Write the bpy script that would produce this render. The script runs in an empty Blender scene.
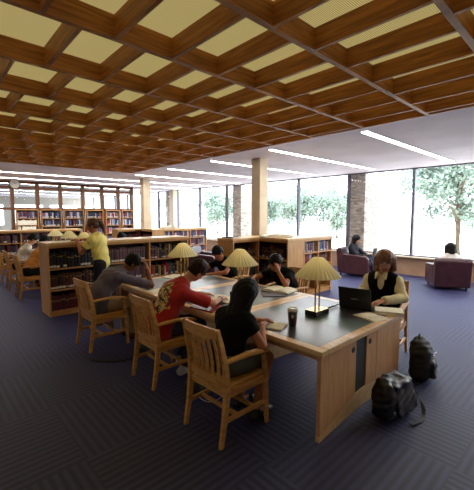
import bpy, math, random
import numpy as np
from mathutils import Vector, Matrix
random.seed(7)
S = bpy.context.scene
COL = S.collection
PI = math.pi

# ------------------------------------------------------------------ camera, sky, sun, exposure
CAM_H = 1.77
F_PX, PITCH = 342.0, math.atan(30.5 / 342.0)
YAW = math.atan(319 / (342.0 / math.cos(PITCH)))
cd = bpy.data.cameras.new('camera'); cam = bpy.data.objects.new('camera', cd); COL.objects.link(cam)
cd.sensor_fit = 'HORIZONTAL'; cd.sensor_width = 36; cd.lens = 36 * F_PX / 474
cd.clip_start = 0.05; cd.clip_end = 300
cam.location = (0, 0, CAM_H); cam.rotation_euler = (PI / 2 - PITCH, 0, -YAW)
S.camera = cam
S.view_settings.view_transform = 'Standard'; S.view_settings.look = 'None'
S.view_settings.gamma = 1; S.view_settings.use_curve_mapping = False
S.view_settings.exposure = 0.28
SKY = 5.6; SUN = 1.6; STRIP = 30.0; PANEL = 0.48
w = bpy.data.worlds.new('World'); S.world = w; w.use_nodes = True
bg = w.node_tree.nodes['Background']; bg.inputs[0].default_value = (0.80, 0.91, 1.0, 1); bg.inputs[1].default_value = SKY
sl = bpy.data.lights.new('sun', 'SUN'); sl.energy = SUN; sl.angle = 0.02; sl.color = (1, .95, .86)
so = bpy.data.objects.new('sun', sl); COL.objects.link(so)
so.rotation_euler = Vector((0.15, -0.8, 0.9)).to_track_quat('Z', 'Y').to_euler()
def portal(cx, cy, cz, sx, sy, rot):
    l = bpy.data.lights.new('daylight_portal', 'AREA'); l.shape = 'RECTANGLE'; l.size = sx; l.size_y = sy
    l.cycles.is_portal = True
    o = bpy.data.objects.new('daylight_portal', l); COL.objects.link(o); o.location = (cx, cy, cz); o.rotation_euler = rot
portal(10.62, 13.5, 1.82, 2.6, 33.0, (0, PI / 2, 0))

# ------------------------------------------------------------------ colour and materials
def lin(c):
    r = []
    for v in c:
        v = v / 255.0
        r.append(v / 12.92 if v <= .04045 else ((v + .055) / 1.055) ** 2.4)
    return (r[0], r[1], r[2], 1)
MATS = {}
def _new(name):
    m = bpy.data.materials.new(name); m.use_nodes = True
    nt = m.node_tree; b = nt.nodes['Principled BSDF']
    MATS[name] = m
    return m, nt, b
def plain(name, col, rough=.6, metal=0, spec=.5, emit=None, es=0, sheen=0, var=0, vscale=8):
    m, nt, b = _new(name)
    b.inputs['Base Color'].default_value = lin(col); b.inputs['Roughness'].default_value = rough
    b.inputs['Metallic'].default_value = metal; b.inputs['Specular IOR Level'].default_value = spec
    b.inputs['Sheen Weight'].default_value = sheen
    if emit:
        b.inputs['Emission Color'].default_value = lin(emit); b.inputs['Emission Strength'].default_value = es
    if var:
        tc = nt.nodes.new('ShaderNodeTexCoord'); n = nt.nodes.new('ShaderNodeTexNoise'); n.inputs['Scale'].default_value = vscale
        n.inputs['Detail'].default_value = 3
        r = nt.nodes.new('ShaderNodeValToRGB')
        a = lin([c * (1 - var) for c in col]); z = lin([min(255, c * (1 + var)) for c in col])
        r.color_ramp.elements[0].color = a; r.color_ramp.elements[1].color = z
        r.color_ramp.elements[0].position = .35; r.color_ramp.elements[1].position = .65
        nt.links.new(tc.outputs['Object'], n.inputs['Vector']); nt.links.new(n.outputs['Fac'], r.inputs['Fac'])
        nt.links.new(r.outputs['Color'], b.inputs['Base Color'])
    return m
def wood(name, dark, light, sc=(2, 2, 22), rough=.42, spec=.4, coord='Object', det=4):
    m, nt, b = _new(name)
    tc = nt.nodes.new('ShaderNodeTexCoord'); mp = nt.nodes.new('ShaderNodeMapping'); mp.inputs['Scale'].default_value = sc
    n = nt.nodes.new('ShaderNodeTexNoise'); n.inputs['Scale'].default_value = 2.2; n.inputs['Detail'].default_value = det
    n.inputs['Distortion'].default_value = .6
    r = nt.nodes.new('ShaderNodeValToRGB')
    r.color_ramp.elements[0].color = lin(dark); r.color_ramp.elements[1].color = lin(light)
    r.color_ramp.elements[0].position = .3; r.color_ramp.elements[1].position = .7
    nt.links.new(tc.outputs[coord], mp.inputs['Vector']); nt.links.new(mp.outputs['Vector'], n.inputs['Vector'])
    nt.links.new(n.outputs['Fac'], r.inputs['Fac']); nt.links.new(r.outputs['Color'], b.inputs['Base Color'])
    b.inputs['Roughness'].default_value = rough; b.inputs['Specular IOR Level'].default_value = spec
    return m
def emis(name, col, st):
    m = bpy.data.materials.new(name); m.use_nodes = True; nt = m.node_tree; nt.nodes.clear()
    e = nt.nodes.new('ShaderNodeEmission'); o = nt.nodes.new('ShaderNodeOutputMaterial')
    e.inputs[0].default_value = lin(col); e.inputs[1].default_value = st
    nt.links.new(e.outputs[0], o.inputs[0]); MATS[name] = m; return m
def glassm(name, tint=(1, 1, 1), gl=.06):
    m = bpy.data.materials.new(name); m.use_nodes = True; nt = m.node_tree; nt.nodes.clear()
    t = nt.nodes.new('ShaderNodeBsdfTransparent'); t.inputs[0].default_value = (*tint, 1)
    g = nt.nodes.new('ShaderNodeBsdfGlossy'); g.inputs['Roughness'].default_value = .02
    mx = nt.nodes.new('ShaderNodeMixShader'); lw = nt.nodes.new('ShaderNodeLayerWeight'); lw.inputs[0].default_value = .5
    pw = nt.nodes.new('ShaderNodeMath'); pw.operation = 'POWER'; pw.inputs[1].default_value = 5
    fr = nt.nodes.new('ShaderNodeMath'); fr.operation = 'MULTIPLY_ADD'; fr.inputs[1].default_value = .3; fr.inputs[2].default_value = gl * .4
    nt.links.new(lw.outputs['Facing'], pw.inputs[0]); nt.links.new(pw.outputs[0], fr.inputs[0])
    o = nt.nodes.new('ShaderNodeOutputMaterial')
    nt.links.new(fr.outputs[0], mx.inputs[0]); nt.links.new(t.outputs[0], mx.inputs[1]); nt.links.new(g.outputs[0], mx.inputs[2])
    nt.links.new(mx.outputs[0], o.inputs[0]); MATS[name] = m; return m

wood('oak_chair', (180, 128, 64), (214, 164, 94), (3, 3, 14), .38, .5)
wood('oak_light', (212, 170, 112), (234, 198, 144), (12, 1.5, 12), .3, .5)
wood('oak_side', (196, 146, 98), (216, 170, 122), (14, 14, 1.5), .4, .4)
wood('oak_case', (184, 128, 68), (212, 158, 96), (2, 12, 12), .35, .5)
wood('oak_end', (190, 138, 80), (216, 166, 106), (10, 10, 1.2), .38, .5)
wood('coffer_wood', (132, 84, 38), (196, 132, 66), (1.0, 1.0, 16), .5, .25)
wood('partition_wood', (96, 58, 36), (126, 80, 52), (10, 10, 1.2), .5, .4)
plain('white_ceiling', (236, 226, 238), .8, var=.03, vscale=1.2)
plain('white_wall', (226, 220, 206), .8, var=.02, vscale=2)
plain('warm_wall', (176, 160, 140), .8, var=.03, vscale=2)
plain('sill_wall', (170, 138, 112), .7, var=.04, vscale=3)
plain('column_paint', (222, 208, 184), .75, var=.03, vscale=3)
plain('mullion_metal', (104, 100, 112), .4, .5)  # metal colour lifted to grey-blue to paint in window flare
plain('black_laminate', (34, 28, 36), .34, spec=.5, var=.08, vscale=6); MATS['black_laminate'].node_tree.nodes['Principled BSDF'].inputs['IOR'].default_value = 2.1
plain('green_linoleum', (52, 78, 58), .3, spec=.5, var=.1, vscale=20); MATS['green_linoleum'].node_tree.nodes['Principled BSDF'].inputs['IOR'].default_value = 1.8
plain('dark_strip', (38, 44, 42), .45)
plain('brass', (214, 176, 96), .25, .9)
plain('lamp_cream', (250, 244, 204), .5, 0, var=.02)
_n = MATS['lamp_cream'].node_tree; _t = _n.nodes.new('ShaderNodeBsdfTranslucent'); _t.inputs[0].default_value = lin((250, 236, 180)); _x = _n.nodes.new('ShaderNodeMixShader')
_x.inputs[0].default_value = .35; _n.links.new(_n.nodes['Principled BSDF'].outputs[0], _x.inputs[1]); _n.links.new(_t.outputs[0], _x.inputs[2])
_n.links.new(_x.outputs[0], _n.nodes['Material Output'].inputs[0])
plain('black_plastic', (16, 16, 18), .35)
plain('black_satin', (22, 22, 24), .5)
plain('paper', (246, 242, 226), .8, var=.03, vscale=30)
plain('paper_yellow', (244, 236, 196), .8)
plain('cover_tan', (190, 160, 120), .7)
plain('cover_red', (132, 20, 28), .4, var=.08)
plain('white_plastic', (228, 226, 220), .4)
plain('cup_brown', (52, 30, 22), .45)
plain('screen_blue', (70, 96, 150), .3, emit=(90, 120, 190), es=.4)
plain('chrome', (190, 190, 195), .2, .95)
plain('leather_maroon', (66, 34, 42), .38, spec=.5, var=.12, vscale=6)
plain('bag_leather', (17, 16, 22), .36, spec=.5, var=.25, vscale=12)
plain('bag_nylon', (34, 34, 30), .6, var=.25, vscale=10)
plain('skin_light', (206, 150, 120), .5, spec=.3, var=.03)
plain('skin_tan', (176, 112, 78), .5, spec=.3, var=.03)
plain('skin_brown', (134, 84, 58), .5, spec=.3, var=.03)
plain('lip', (150, 74, 66), .5); plain('eye_white', (226, 222, 216), .3); plain('iris', (34, 24, 20), .2)
plain('brow', (44, 28, 20), .8)
plain('hair_black', (15, 11, 11), .6, spec=.2, var=.25, vscale=60)
plain('hair_dark', (38, 22, 18), .6, spec=.2, var=.3, vscale=60)
plain('hair_brown', (78, 48, 30), .42, var=.3, vscale=60)
plain('hair_auburn', (122, 82, 56), .4, var=.28, vscale=50)
plain('cloth_black', (14, 13, 16), .9, spec=.15)
plain('cloth_grey', (92, 84, 100), .85, sheen=.2, var=.08)
plain('cloth_yellow', (246, 228, 128), .85, sheen=.2, var=.04)
plain('cloth_navy', (20, 20, 34), .85)
plain('cloth_khaki', (166, 142, 106), .85, var=.06)
plain('cloth_olive', (84, 86, 78), .85, var=.12)
plain('cloth_denim', (56, 62, 88), .85, var=.1, vscale=20)
plain('cloth_white', (222, 216, 210), .85, var=.03)
plain('cloth_cream', (226, 214, 168), .85, var=.05)
plain('cloth_orange', (206, 142, 70), .85, var=.05)
plain('shoe_dark', (26, 20, 20), .4); plain('shoe_brown', (78, 40, 26), .45); plain('shoe_white', (200, 196, 200), .5)
plain('lawn_overexposed', (232, 226, 216), .9, var=.08, vscale=.4)  # green grass painted near white, overexposure put into the colour
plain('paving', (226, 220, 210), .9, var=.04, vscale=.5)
plain('leaf_hazed', (146, 162, 148), .8, var=.2, vscale=.6)  # foliage green paled, haze and overexposure mixed into the colour
plain('bark', (110, 92, 76), .9, var=.15)
plain('shelf_dark', (60, 38, 26), .7)
emis('strip_glow', (255, 250, 240), STRIP)
glassm('clear_glass')
glassm('partition_glass', (.93, .95, .94))

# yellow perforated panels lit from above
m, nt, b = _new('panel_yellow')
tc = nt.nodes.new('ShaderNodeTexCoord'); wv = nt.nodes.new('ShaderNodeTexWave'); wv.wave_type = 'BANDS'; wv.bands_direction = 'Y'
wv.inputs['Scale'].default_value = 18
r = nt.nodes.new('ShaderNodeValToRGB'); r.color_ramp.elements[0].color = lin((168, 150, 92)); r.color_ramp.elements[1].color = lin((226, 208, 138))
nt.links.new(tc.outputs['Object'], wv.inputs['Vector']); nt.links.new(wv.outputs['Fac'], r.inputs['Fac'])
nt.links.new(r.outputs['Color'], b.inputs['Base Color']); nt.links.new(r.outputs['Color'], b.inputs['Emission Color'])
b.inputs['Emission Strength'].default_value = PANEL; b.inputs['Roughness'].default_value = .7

# striped carpet, stripes turned a quarter in alternating tiles
m, nt, b = _new('carpet')
N = nt.nodes.new; L = nt.links.new
tc = N('ShaderNodeTexCoord'); sp = N('ShaderNodeSeparateXYZ'); L(tc.outputs['Object'], sp.inputs[0])
def mth(op, a, b_=None, c=None):
    n = N('ShaderNodeMath'); n.operation = op
    for i, v in enumerate((a, b_, c)):
        if v is None: continue
        if isinstance(v, (int, float)): n.inputs[i].default_value = v
        else: L(v, n.inputs[i])
    return n.outputs[0]
T = .92
ch = N('ShaderNodeTexChecker'); ch.inputs['Scale'].default_value = 1 / T
ofs = N('ShaderNodeVectorMath'); ofs.operation = 'ADD'; ofs.inputs[1].default_value = (.13, .31, .05)
L(tc.outputs['Object'], ofs.inputs[0]); L(ofs.outputs[0], ch.inputs['Vector'])
sx = mth('SINE', mth('MULTIPLY', sp.outputs[0], 2 * PI / .062)); sy = mth('SINE', mth('MULTIPLY', sp.outputs[1], 2 * PI / .062))
mixf = N('ShaderNodeMix'); mixf.data_type = 'FLOAT'; L(ch.outputs['Fac'], mixf.inputs[0]); L(sx, mixf.inputs[2]); L(sy, mixf.inputs[3])
nz = N('ShaderNodeTexNoise'); nz.inputs['Scale'].default_value = 60; nz.inputs['Detail'].default_value = 2; L(tc.outputs['Object'], nz.inputs['Vector'])
v = mth('ADD', mth('MULTIPLY', mixf.outputs[0], .5), mth('ADD', .5, mth('MULTIPLY', mth('SUBTRACT', nz.outputs['Fac'], .5), .7)))
r = N('ShaderNodeValToRGB'); r.color_ramp.elements[0].position = .25; r.color_ramp.elements[1].position = .75
r.color_ramp.elements[0].color = lin((25, 24, 35)); r.color_ramp.elements[1].color = lin((47, 46, 70))
L(v, r.inputs['Fac']); L(r.outputs['Color'], b.inputs['Base Color'])
b.inputs['Roughness'].default_value = .6; b.inputs['Sheen Weight'].default_value = .3
b.inputs['Sheen Tint'].default_value = lin((110, 115, 225))
bp = N('ShaderNodeBump'); bp.inputs['Strength'].default_value = .25; bp.inputs['Distance'].default_value = .004
L(v, bp.inputs['Height']); L(bp.outputs[0], b.inputs['Normal'])

# rough coursed stone
m, nt, b = _new('stone')
tc = nt.nodes.new('ShaderNodeTexCoord'); mp = nt.nodes.new('ShaderNodeMapping'); mp.inputs['Scale'].default_value = (5, 5, 14)
vo = nt.nodes.new('ShaderNodeTexVoronoi'); vo.inputs['Scale'].default_value = 1.3
r = nt.nodes.new('ShaderNodeValToRGB'); r.color_ramp.elements[0].color = lin((128, 120, 114)); r.color_ramp.elements[1].color = lin((190, 180, 170))
sx_ = nt.nodes.new('ShaderNodeSeparateColor')
nt.links.new(tc.outputs['Object'], mp.inputs[0]); nt.links.new(mp.outputs[0], vo.inputs['Vector']); nt.links.new(vo.outputs['Color'], sx_.inputs[0])
nt.links.new(sx_.outputs[0], r.inputs[0]); nt.links.new(r.outputs[0], b.inputs['Base Color']); b.inputs['Roughness'].default_value = .9

# red shirt with a faded gold and black print on its back
m, nt, b = _new('cloth_red_print')
N = nt.nodes.new; L = nt.links.new
b.inputs['Roughness'].default_value = .85; b.inputs['Sheen Weight'].default_value = .15
PRINT = (N, L, nt, b)

# book cloth whose colour differs from book to book
def bookmat(name, cols, rough=.55):
    m, nt, b = _new(name)
    oi = nt.nodes.new('ShaderNodeObjectInfo'); r = nt.nodes.new('ShaderNodeValToRGB'); r.color_ramp.interpolation = 'CONSTANT'
    e = r.color_ramp.elements
    while len(e) < len(cols): e.new(.5)
    for i, c in enumerate(cols):
        e[i].position = i / len(cols); e[i].color = lin(c)
    nt.links.new(oi.outputs['Random'], r.inputs[0]); nt.links.new(r.outputs[0], b.inputs['Base Color'])
    b.inputs['Roughness'].default_value = rough
    return m
bookmat('books_black', [(22, 24, 34), (26, 26, 30), (30, 28, 40), (20, 22, 30)])
bookmat('books_oxblood', [(60, 26, 24), (76, 34, 28), (24, 22, 24), (92, 52, 36)])
bookmat('books_maroon', [(92, 22, 28), (78, 20, 26), (100, 34, 34), (60, 22, 40)])
bookmat('books_violet', [(96, 62, 78), (80, 60, 84), (110, 70, 80), (70, 50, 60)])
bookmat('books_mixed', [(200, 190, 176), (30, 34, 50), (120, 90, 70), (20, 22, 26), (150, 30, 36), (60, 84, 110), (180, 160, 90), (50, 50, 56)])
bookmat('books_blue', [(70, 84, 130), (96, 110, 150), (130, 40, 60), (170, 170, 190), (50, 50, 90), (110, 60, 84)])
plain('label_white', (222, 218, 206), .6)
plain('label_gold', (150, 120, 62), .5)

# ------------------------------------------------------------------ mesh builder
def V(*a): return Vector(a)
class MB:
    def __init__(s): s.v = []; s.f = []; s.m = []; s.sm = []
    def add(s, vs, fs, mi=0, smooth=False):
        o = len(s.v); s.v += [tuple(v) for v in vs]
        for f in fs: s.f.append(tuple(i + o for i in f)); s.m.append(mi); s.sm.append(smooth)
        return s
    def box(s, x0, x1, y0, y1, z0, z1, mi=0, M=None):
        vs = [V(x, y, z) for z in (z0, z1) for y in (y0, y1) for x in (x0, x1)]
        if M: vs = [M @ v for v in vs]
        return s.add(vs, [(0, 2, 3, 1), (4, 5, 7, 6), (0, 1, 5, 4), (2, 6, 7, 3), (0, 4, 6, 2), (1, 3, 7, 5)], mi)
    def sweep(s, path, ws, hs, up=(0, 0, 1), mi=0, n=4, smooth=False, closed=False):
        """rectangular (n=4) or round section swept along a path; ws across, hs along 'up'"""
        P = [Vector(p) for p in path]; k = len(P)
        if isinstance(ws, (int, float)): ws = [ws] * k
        if isinstance(hs, (int, float)): hs = [hs] * k
        up = Vector(up); rings = []
        for i, p in enumerate(P):
            t = (P[min(i + 1, k - 1)] - P[max(i - 1, 0)])
            if closed: t = P[(i + 1) % k] - P[i - 1]
            t.normalize(); sd = t.cross(up)
            if sd.length < 1e-4: sd = t.cross(V(1, 0.01, 0))
            sd.normalize(); u = sd.cross(t).normalized()
            if n == 4: offs = [(-.5, -.5), (.5, -.5), (.5, .5), (-.5, .5)]
            else: offs = [(.5 * math.cos(2 * PI * j / n), .5 * math.sin(2 * PI * j / n)) for j in range(n)]
            rings.append([p + sd * a * ws[i] + u * b_ * hs[i] for a, b_ in offs])
        vs = [v for r_ in rings for v in r_]; fs = []
        for i in range(k if closed else k - 1):
            a = i * n; c = ((i + 1) % k) * n
            for j in range(n): fs.append((a + j, a + (j + 1) % n, c + (j + 1) % n, c + j))
        if not closed:
            fs.append(tuple(range(n - 1, -1, -1))); fs.append(tuple((k - 1) * n + j for j in range(n)))
        return s.add(vs, fs, mi, smooth or n > 4)
    def tube(s, path, r, n=10, mi=0):
        d = [2 * x for x in r] if isinstance(r, (list, tuple)) else 2 * r
        return s.sweep(path, d, d, mi=mi, n=n)
    def lathe(s, prof, c=(0, 0, 0), n=24, mi=0, smooth=True):
        vs = []; fs = []
        for r_, z in prof:
            for j in range(n): vs.append((c[0] + r_ * math.cos(2 * PI * j / n), c[1] + r_ * math.sin(2 * PI * j / n), c[2] + z))
        for i in range(len(prof) - 1):
            for j in range(n): fs.append((i * n + j, i * n + (j + 1) % n, (i + 1) * n + (j + 1) % n, (i + 1) * n + j))
        fs.append(tuple(range(n - 1, -1, -1))); fs.append(tuple((len(prof) - 1) * n + j for j in range(n)))
        return s.add(vs, fs, mi, smooth)
    def prism(s, poly, a0, a1, axis='z', mi=0):
        n = len(poly)
        def mk(p, a):
            return {'z': (p[0], p[1], a), 'y': (p[0], a, p[1]), 'x': (a, p[0], p[1])}[axis]
        vs = [mk(p, a0) for p in poly] + [mk(p, a1) for p in poly]
        fs = [tuple(range(n - 1, -1, -1)), tuple(range(n, 2 * n))] + [(i, (i + 1) % n, n + (i + 1) % n, n + i) for i in range(n)]
        return s.add(vs, fs, mi)
    def build(s, name, mats, parent=None, bevel=0, loc=None, rot=None, segs=2):
        me = bpy.data.meshes.new(name); me.from_pydata([tuple(v) for v in s.v], [], s.f)
        for m_ in ([mats] if isinstance(mats, str) else mats): me.materials.append(MATS[m_])
        me.polygons.foreach_set('material_index', s.m); me.polygons.foreach_set('use_smooth', s.sm)
        import bmesh
        bm = bmesh.new(); bm.from_mesh(me); bmesh.ops.recalc_face_normals(bm, faces=bm.faces); bm.to_mesh(me); bm.free()
        o = bpy.data.objects.new(name, me); COL.objects.link(o)
        if parent: o.parent = parent
        if loc: o.location = loc
        if rot is not None: o.rotation_euler = (0, 0, rot)
        if bevel:
            b_ = o.modifiers.new('edge', 'BEVEL'); b_.width = bevel; b_.segments = segs; b_.limit_method = 'ANGLE'; b_.angle_limit = .6
        return o
def tag(o, label=None, cat=None, group=None, kind=None):
    if label: o['label'] = label
    if cat: o['category'] = cat
    if group: o['group'] = group
    if kind: o['kind'] = kind
    return o
def thing(name, label, cat, loc=(0, 0, 0), rot=0, group=None):
    o = bpy.data.objects.new(name, None); o.empty_display_size = .1; COL.objects.link(o)
    o.location = loc; o.rotation_euler = (0, 0, rot)
    return tag(o, label, cat, group)
def struct(o): o['kind'] = 'structure'; return o
def kids(o): return [c for c in bpy.data.objects if c.parent == o]
def dup(o, loc, rot=0, label=None, group=None, scale=None):
    r = o.copy(); COL.objects.link(r); r.location = loc; r.rotation_euler = (0, 0, rot)
    if scale: r.scale = scale
    if label: r['label'] = label
    if group: r['group'] = group
    for ch_ in kids(o):
        c = ch_.copy(); COL.objects.link(c); c.parent = r
        for g in kids(ch_):
            d = g.copy(); COL.objects.link(d); d.parent = c
    return r

# ------------------------------------------------------------------ the room
CZ = 3.1; XW = 10.46; XL = -3.0; YF = -3.0; YB = 30.0
struct(MB().box(XL - .2, XW + .15, YF - .2, YB + .2, -.12, 0).build('floor', 'carpet'))
# coffered field: x from XL to 5.13, y from below the camera to 10.55
XC = 5.13; YC = 10.55; RY = .92; Y0 = 1.70 - 3 * RY; CD = .17
struct(MB().box(XC, XW + .2, YF - .2, YB + .2, CZ, CZ + .25).box(XL - .2, XC, YC, YB + .2, CZ, CZ + .25)
       .box(XL - .2, XC, YF - .2, Y0, CZ, CZ + .25).box(XL - .2, XC, Y0, YC, CZ + CD + .03, CZ + .25).build('ceiling', 'white_ceiling'))
rows = []
y = Y0
while y < YC - .05: rows.append(y); y += RY
tr = MB()
for y in rows[:]: tr.box(XL, XC, y, y + .05, CZ, CZ + CD)
tr.box(XL, XC, YC - .04, YC, CZ, CZ + CD); tr.box(XC - .035, XC, Y0, YC, CZ, CZ + CD)
struct(tr.build('trim_1', 'coffer_wood'))
PX = .505
tr2 = MB(); cells = []
for i, y in enumerate(rows):
    # cell (far edge y+RY): far corner x of row with far edge 1.70 are 1.915 + k*PX
    off = 1.93 if (i % 2 == 0) else 1.93 + PX / 2
    y1 = min(y + RY, YC - .04)
    k0 = math.ceil((XL - off) / PX); xs = []
    k = k0
    while off + k * PX < XC - .12: xs.append(off + k * PX); k += 1
    for x in xs: tr2.box(x, x + .032, y + .05, y1, CZ, CZ + CD)
    e = [XL - .032] + xs + [XC - .035]
    for a, b_ in zip(e[:-1], e[1:]): cells.append((a + .032, b_, y + .05, y1))
struct(tr2.build('trim_2', 'coffer_wood'))
protoP = None
for (a, b_, c, d) in cells:
    if b_ - a < .05: continue
    if b_ < -.6 or (c > 7.2) or d < -1.2: continue
    if protoP is None:
        protoP = MB().box(-.5, .5, -.5, .5, 0, .012).build('ceiling_light_panel', 'panel_yellow')
        tag(protoP, 'yellow perforated backlit panel recessed in one cell of the wooden ceiling grid', 'light panel', 'perforated panels of the coffered ceiling')
        o = protoP
    else:
        o = protoP.copy(); COL.objects.link(o)
    o.location = ((a + b_) / 2, (c + d) / 2, CZ + CD - .001); o.scale = (b_ - a - .002, d - c - .002, 1)
rest = MB()
for (a, b_, c, d) in cells:
    if b_ - a >= .05 and (b_ < -.6 or c > 7.2 or d < -1.2): rest.box(a, b_, c, d, CZ + CD, CZ + CD + .012)
ro = rest.build('ceiling_light_panels', 'panel_yellow')
tag(ro, 'remaining yellow perforated panels deep in the far coffers of the wooden ceiling grid', 'light panel', 'perforated panels of the coffered ceiling', 'stuff')

# walls
struct(MB().box(XL - .2, XL, YF, YB, 0, CZ).build('wall_left', 'warm_wall'))
struct(MB().box(XL, XW, YF - .2, YF, 0, CZ).build('wall_front', 'warm_wall'))
bw = MB().box(XL, XW, YB, YB + .2, 0, 1.0).box(XL, XW, YB, YB + .2, 2.5, CZ)
for x in (-3, -.6, 2.0, 4.6, 7.2, 9.8): bw.box(x, x + .5, YB, YB + .2, 1.0, 2.5)
struct(bw.build('wall_back', 'white_wall'))
struct(MB().box(XL, XW, YB + .08, YB + .09, 1.0, 2.5).build('window_40', 'clear_glass'))
# window wall
struct(MB().box(XW, XW + .15, YF, YB, 0, .52).build('wall_right', 'sill_wall'))
struct(MB().box(XW - .1, XW + .15, YF, YB, .52, .555).build('trim_3', 'column_paint', bevel=.004))
mull = [3.82 + 2.05 * k for k in range(-3, 13)]
prev = YF
for i, y in enumerate(mull + [YB]):
    f = MB()
    if i < len(mull): f.box(XW, XW + .13, y - .035, y + .035, .555, CZ)
    f.box(XW + .02, XW + .1, prev + .035, y - .035, .555, .59).box(XW + .02, XW + .1, prev + .035, y - .035, CZ - .035, CZ)
    f.box(XW + .055, XW + .065, prev + .035, y - .035, .59, CZ - .035, 1)
    struct(f.build('window_%d' % (i + 1), ['mullion_metal', 'clear_glass']))
    prev = y
# columns
struct(MB().box(5.98, 6.26, 5.64, 5.92, 0, CZ).build('column', 'column_paint', bevel=.006))
struct(MB().box(6.12, 6.42, 11.64, 11.92, 0, CZ).build('column', 'column_paint', bevel=.006))
struct(MB().box(10.15, 10.4, 16.0, 16.4, 0, CZ).build('column', 'column_paint', bevel=.006))

# strip lights in the white ceiling
protoS = thing('strip_light', 'white fluorescent strip recessed in the plain ceiling', 'ceiling light', (0, 0, 0))
MB().box(-.5, .5, -.075, -.055, CZ - .018, CZ - .001).box(-.5, .5, .055, .075, CZ - .018, CZ - .001).box(-.5, .5, -.055, .055, CZ - .008, CZ - .001).build('housing', 'white_plastic', protoS)
MB().box(-.498, .498, -.055, .055, CZ - .016, CZ - .008).build('diffuser', 'strip_glow', protoS)
strips = [(2.72, 5.32, 9.9, 'nearest long fluorescent strip, above the laptop user, ending near the window wall'),
          (4.75, 5.36, 9.9, 'second fluorescent strip from the front, running past the tall white column towards the windows'),
          (6.72, 5.4, 9.9, 'third fluorescent strip from the front, beginning just behind the tall white column'),
          (8.73, 5.4, 9.9, 'fourth fluorescent strip from the front, between the two white columns'),
          (10.75, 5.4, 10.2, 'fifth fluorescent strip from the front, just before the far white column'),
          (12.75, -2.5, 10.2, 'long fluorescent strip just behind the edge of the wooden coffers'),
          (14.75, -2.5, 10.2, 'long fluorescent strip closest to the glazed partition'),
          (0.7, 5.3, 9.9, None), (-1.3, 5.3, 9.9, None), (17.3, -2, 10, 'fluorescent strip in the room behind the glazed partition, nearer one'),
          (19.5, -2, 10, 'fluorescent strip in the room behind the glazed partition, second from the partition'), (22.0, -2, 10, 'fluorescent strip in the room behind the glazed partition, third from it'), (25.0, -2, 10, 'fluorescent strip in the room behind the partition, farthest of all')]
for i, (y, a, b_, lb) in enumerate(strips):
    lb = lb or 'unseen fluorescent strip added for fill light, %s row from the front wall' % ('second' if y > 0 else 'first')  # strips without a label lie behind the camera, added as fill
    if i == 0: o = protoS; o['label'] = lb; o.location = ((a + b_) / 2, y, 0)
    else: o = dup(protoS, ((a + b_) / 2, y, 0), 0, lb)
    o.scale = (b_ - a, 1, 1)

# ------------------------------------------------------------------ glazed partition at the back
YP = 16.0
posts = [-.05, .89, 1.83, 2.77, 3.66, 4.54, 5.47, 6.33, 7.12, 7.8]
pm = MB()
for x in posts: pm.box(x - .06, x + .06, YP, YP + .18, 0, CZ)
for z in (1.02, 2.0, 2.84): pm.box(XL, 7.86, YP + .02, YP + .16, z - (.05 if z > 1.5 else .03), z + (.05 if z > 1.5 else .03))
pm.box(XL, 7.86, YP, YP + .18, CZ - .1, CZ)
struct(pm.build('wall_partition', 'partition_wood'))
for i, (a, b_) in enumerate(zip(posts[:-1], posts[1:])):
    gm = MB().box(a + .06, b_ - .06, YP + .085, YP + .095, 2.05, 2.79).box(a + .06, b_ - .06, YP + .085, YP + .095, 2.89, 3.0)
    if a < 3.2: gm.box(a + .06, b_ - .06, YP + .085, YP + .095, 1.05, 1.95)
    struct(gm.build('window_%d' % (20 + i), 'partition_glass'))
struct(MB().box(XL, 7.86, YP + .03, YP + .12, 0, .99).build('wall_dado', 'shelf_dark'))

# ------------------------------------------------------------------ bookcases
STUFF = MB()                     # far books, too small and too many to count
PAL = {'books_black': [(22, 24, 34), (30, 28, 40)], 'books_oxblood': [(60, 26, 24), (76, 34, 28), (92, 52, 36)], 'books_maroon': [(92, 22, 28), (60, 22, 40)], 'books_violet': [(96, 62, 78), (80, 60, 84)],
       'books_mixed': [(190, 180, 166), (30, 34, 50), (120, 90, 70), (150, 30, 36), (60, 84, 110)], 'books_blue': [(70, 84, 130), (96, 110, 150), (130, 40, 60), (170, 170, 190), (50, 50, 90)]}
SP = ['label_white', 'paper']; SIDX = {'label_white': [0], 'paper': [1]}
for k_, cs_ in PAL.items():
    SIDX[k_] = []
    for i_, c_ in enumerate(cs_): plain('%s_cloth_%d' % (k_, i_), c_, .6); SIDX[k_].append(len(SP)); SP.append('%s_cloth_%d' % (k_, i_))
book_mesh = {}
def book_proto(mat, style):
    """unit book: spine towards -y, 1 thick (x), 1 deep, 1 high, scaled by the object"""
    key = (mat, style)
    if key in book_mesh: return book_mesh[key]
    b_ = MB(); n = 5
    poly = [(-.5, 1), (-.5, .06)] + [(-.5 * math.cos(PI * j / n), .06 - .06 * math.sin(PI * j / n)) for j in range(1, n)] + [(.5, .06), (.5, 1)]
    b_.prism(poly, 0, 1, 'z', 0)
    def band(z0, z1, mi):
        pp = [(-.5 * math.cos(PI * j / n) * 1.004, .055 - .062 * math.sin(PI * j / n)) for j in range(0, n + 1)]
        vs = [(p[0], p[1], z) for z in (z0, z1) for p in pp]
        b_.add(vs, [(j, j + 1, n + 2 + j, n + 1 + j) for j in range(n)], mi)
    if style == 'label': band(.06, .2, 1); band(.8, .83, 2)
    elif style == 'gold': band(.72, .80, 2); band(.3, .33, 2); band(.1, .16, 1)
    elif style == 'plain': band(.62, .7, 2)
    else: band(.1, .18, 1)
    b_.add([(-.42, .1, .999), (.42, .1, .999), (.42, .97, .999), (-.42, .97, .999)], [(0, 1, 2, 3)], 3)
    me = b_.build('tmp', [mat, 'label_white', 'label_gold', 'paper'])
    d = me.data; bpy.data.objects.remove(me); book_mesh[key] = d
    return d
NB = [0]
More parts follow.
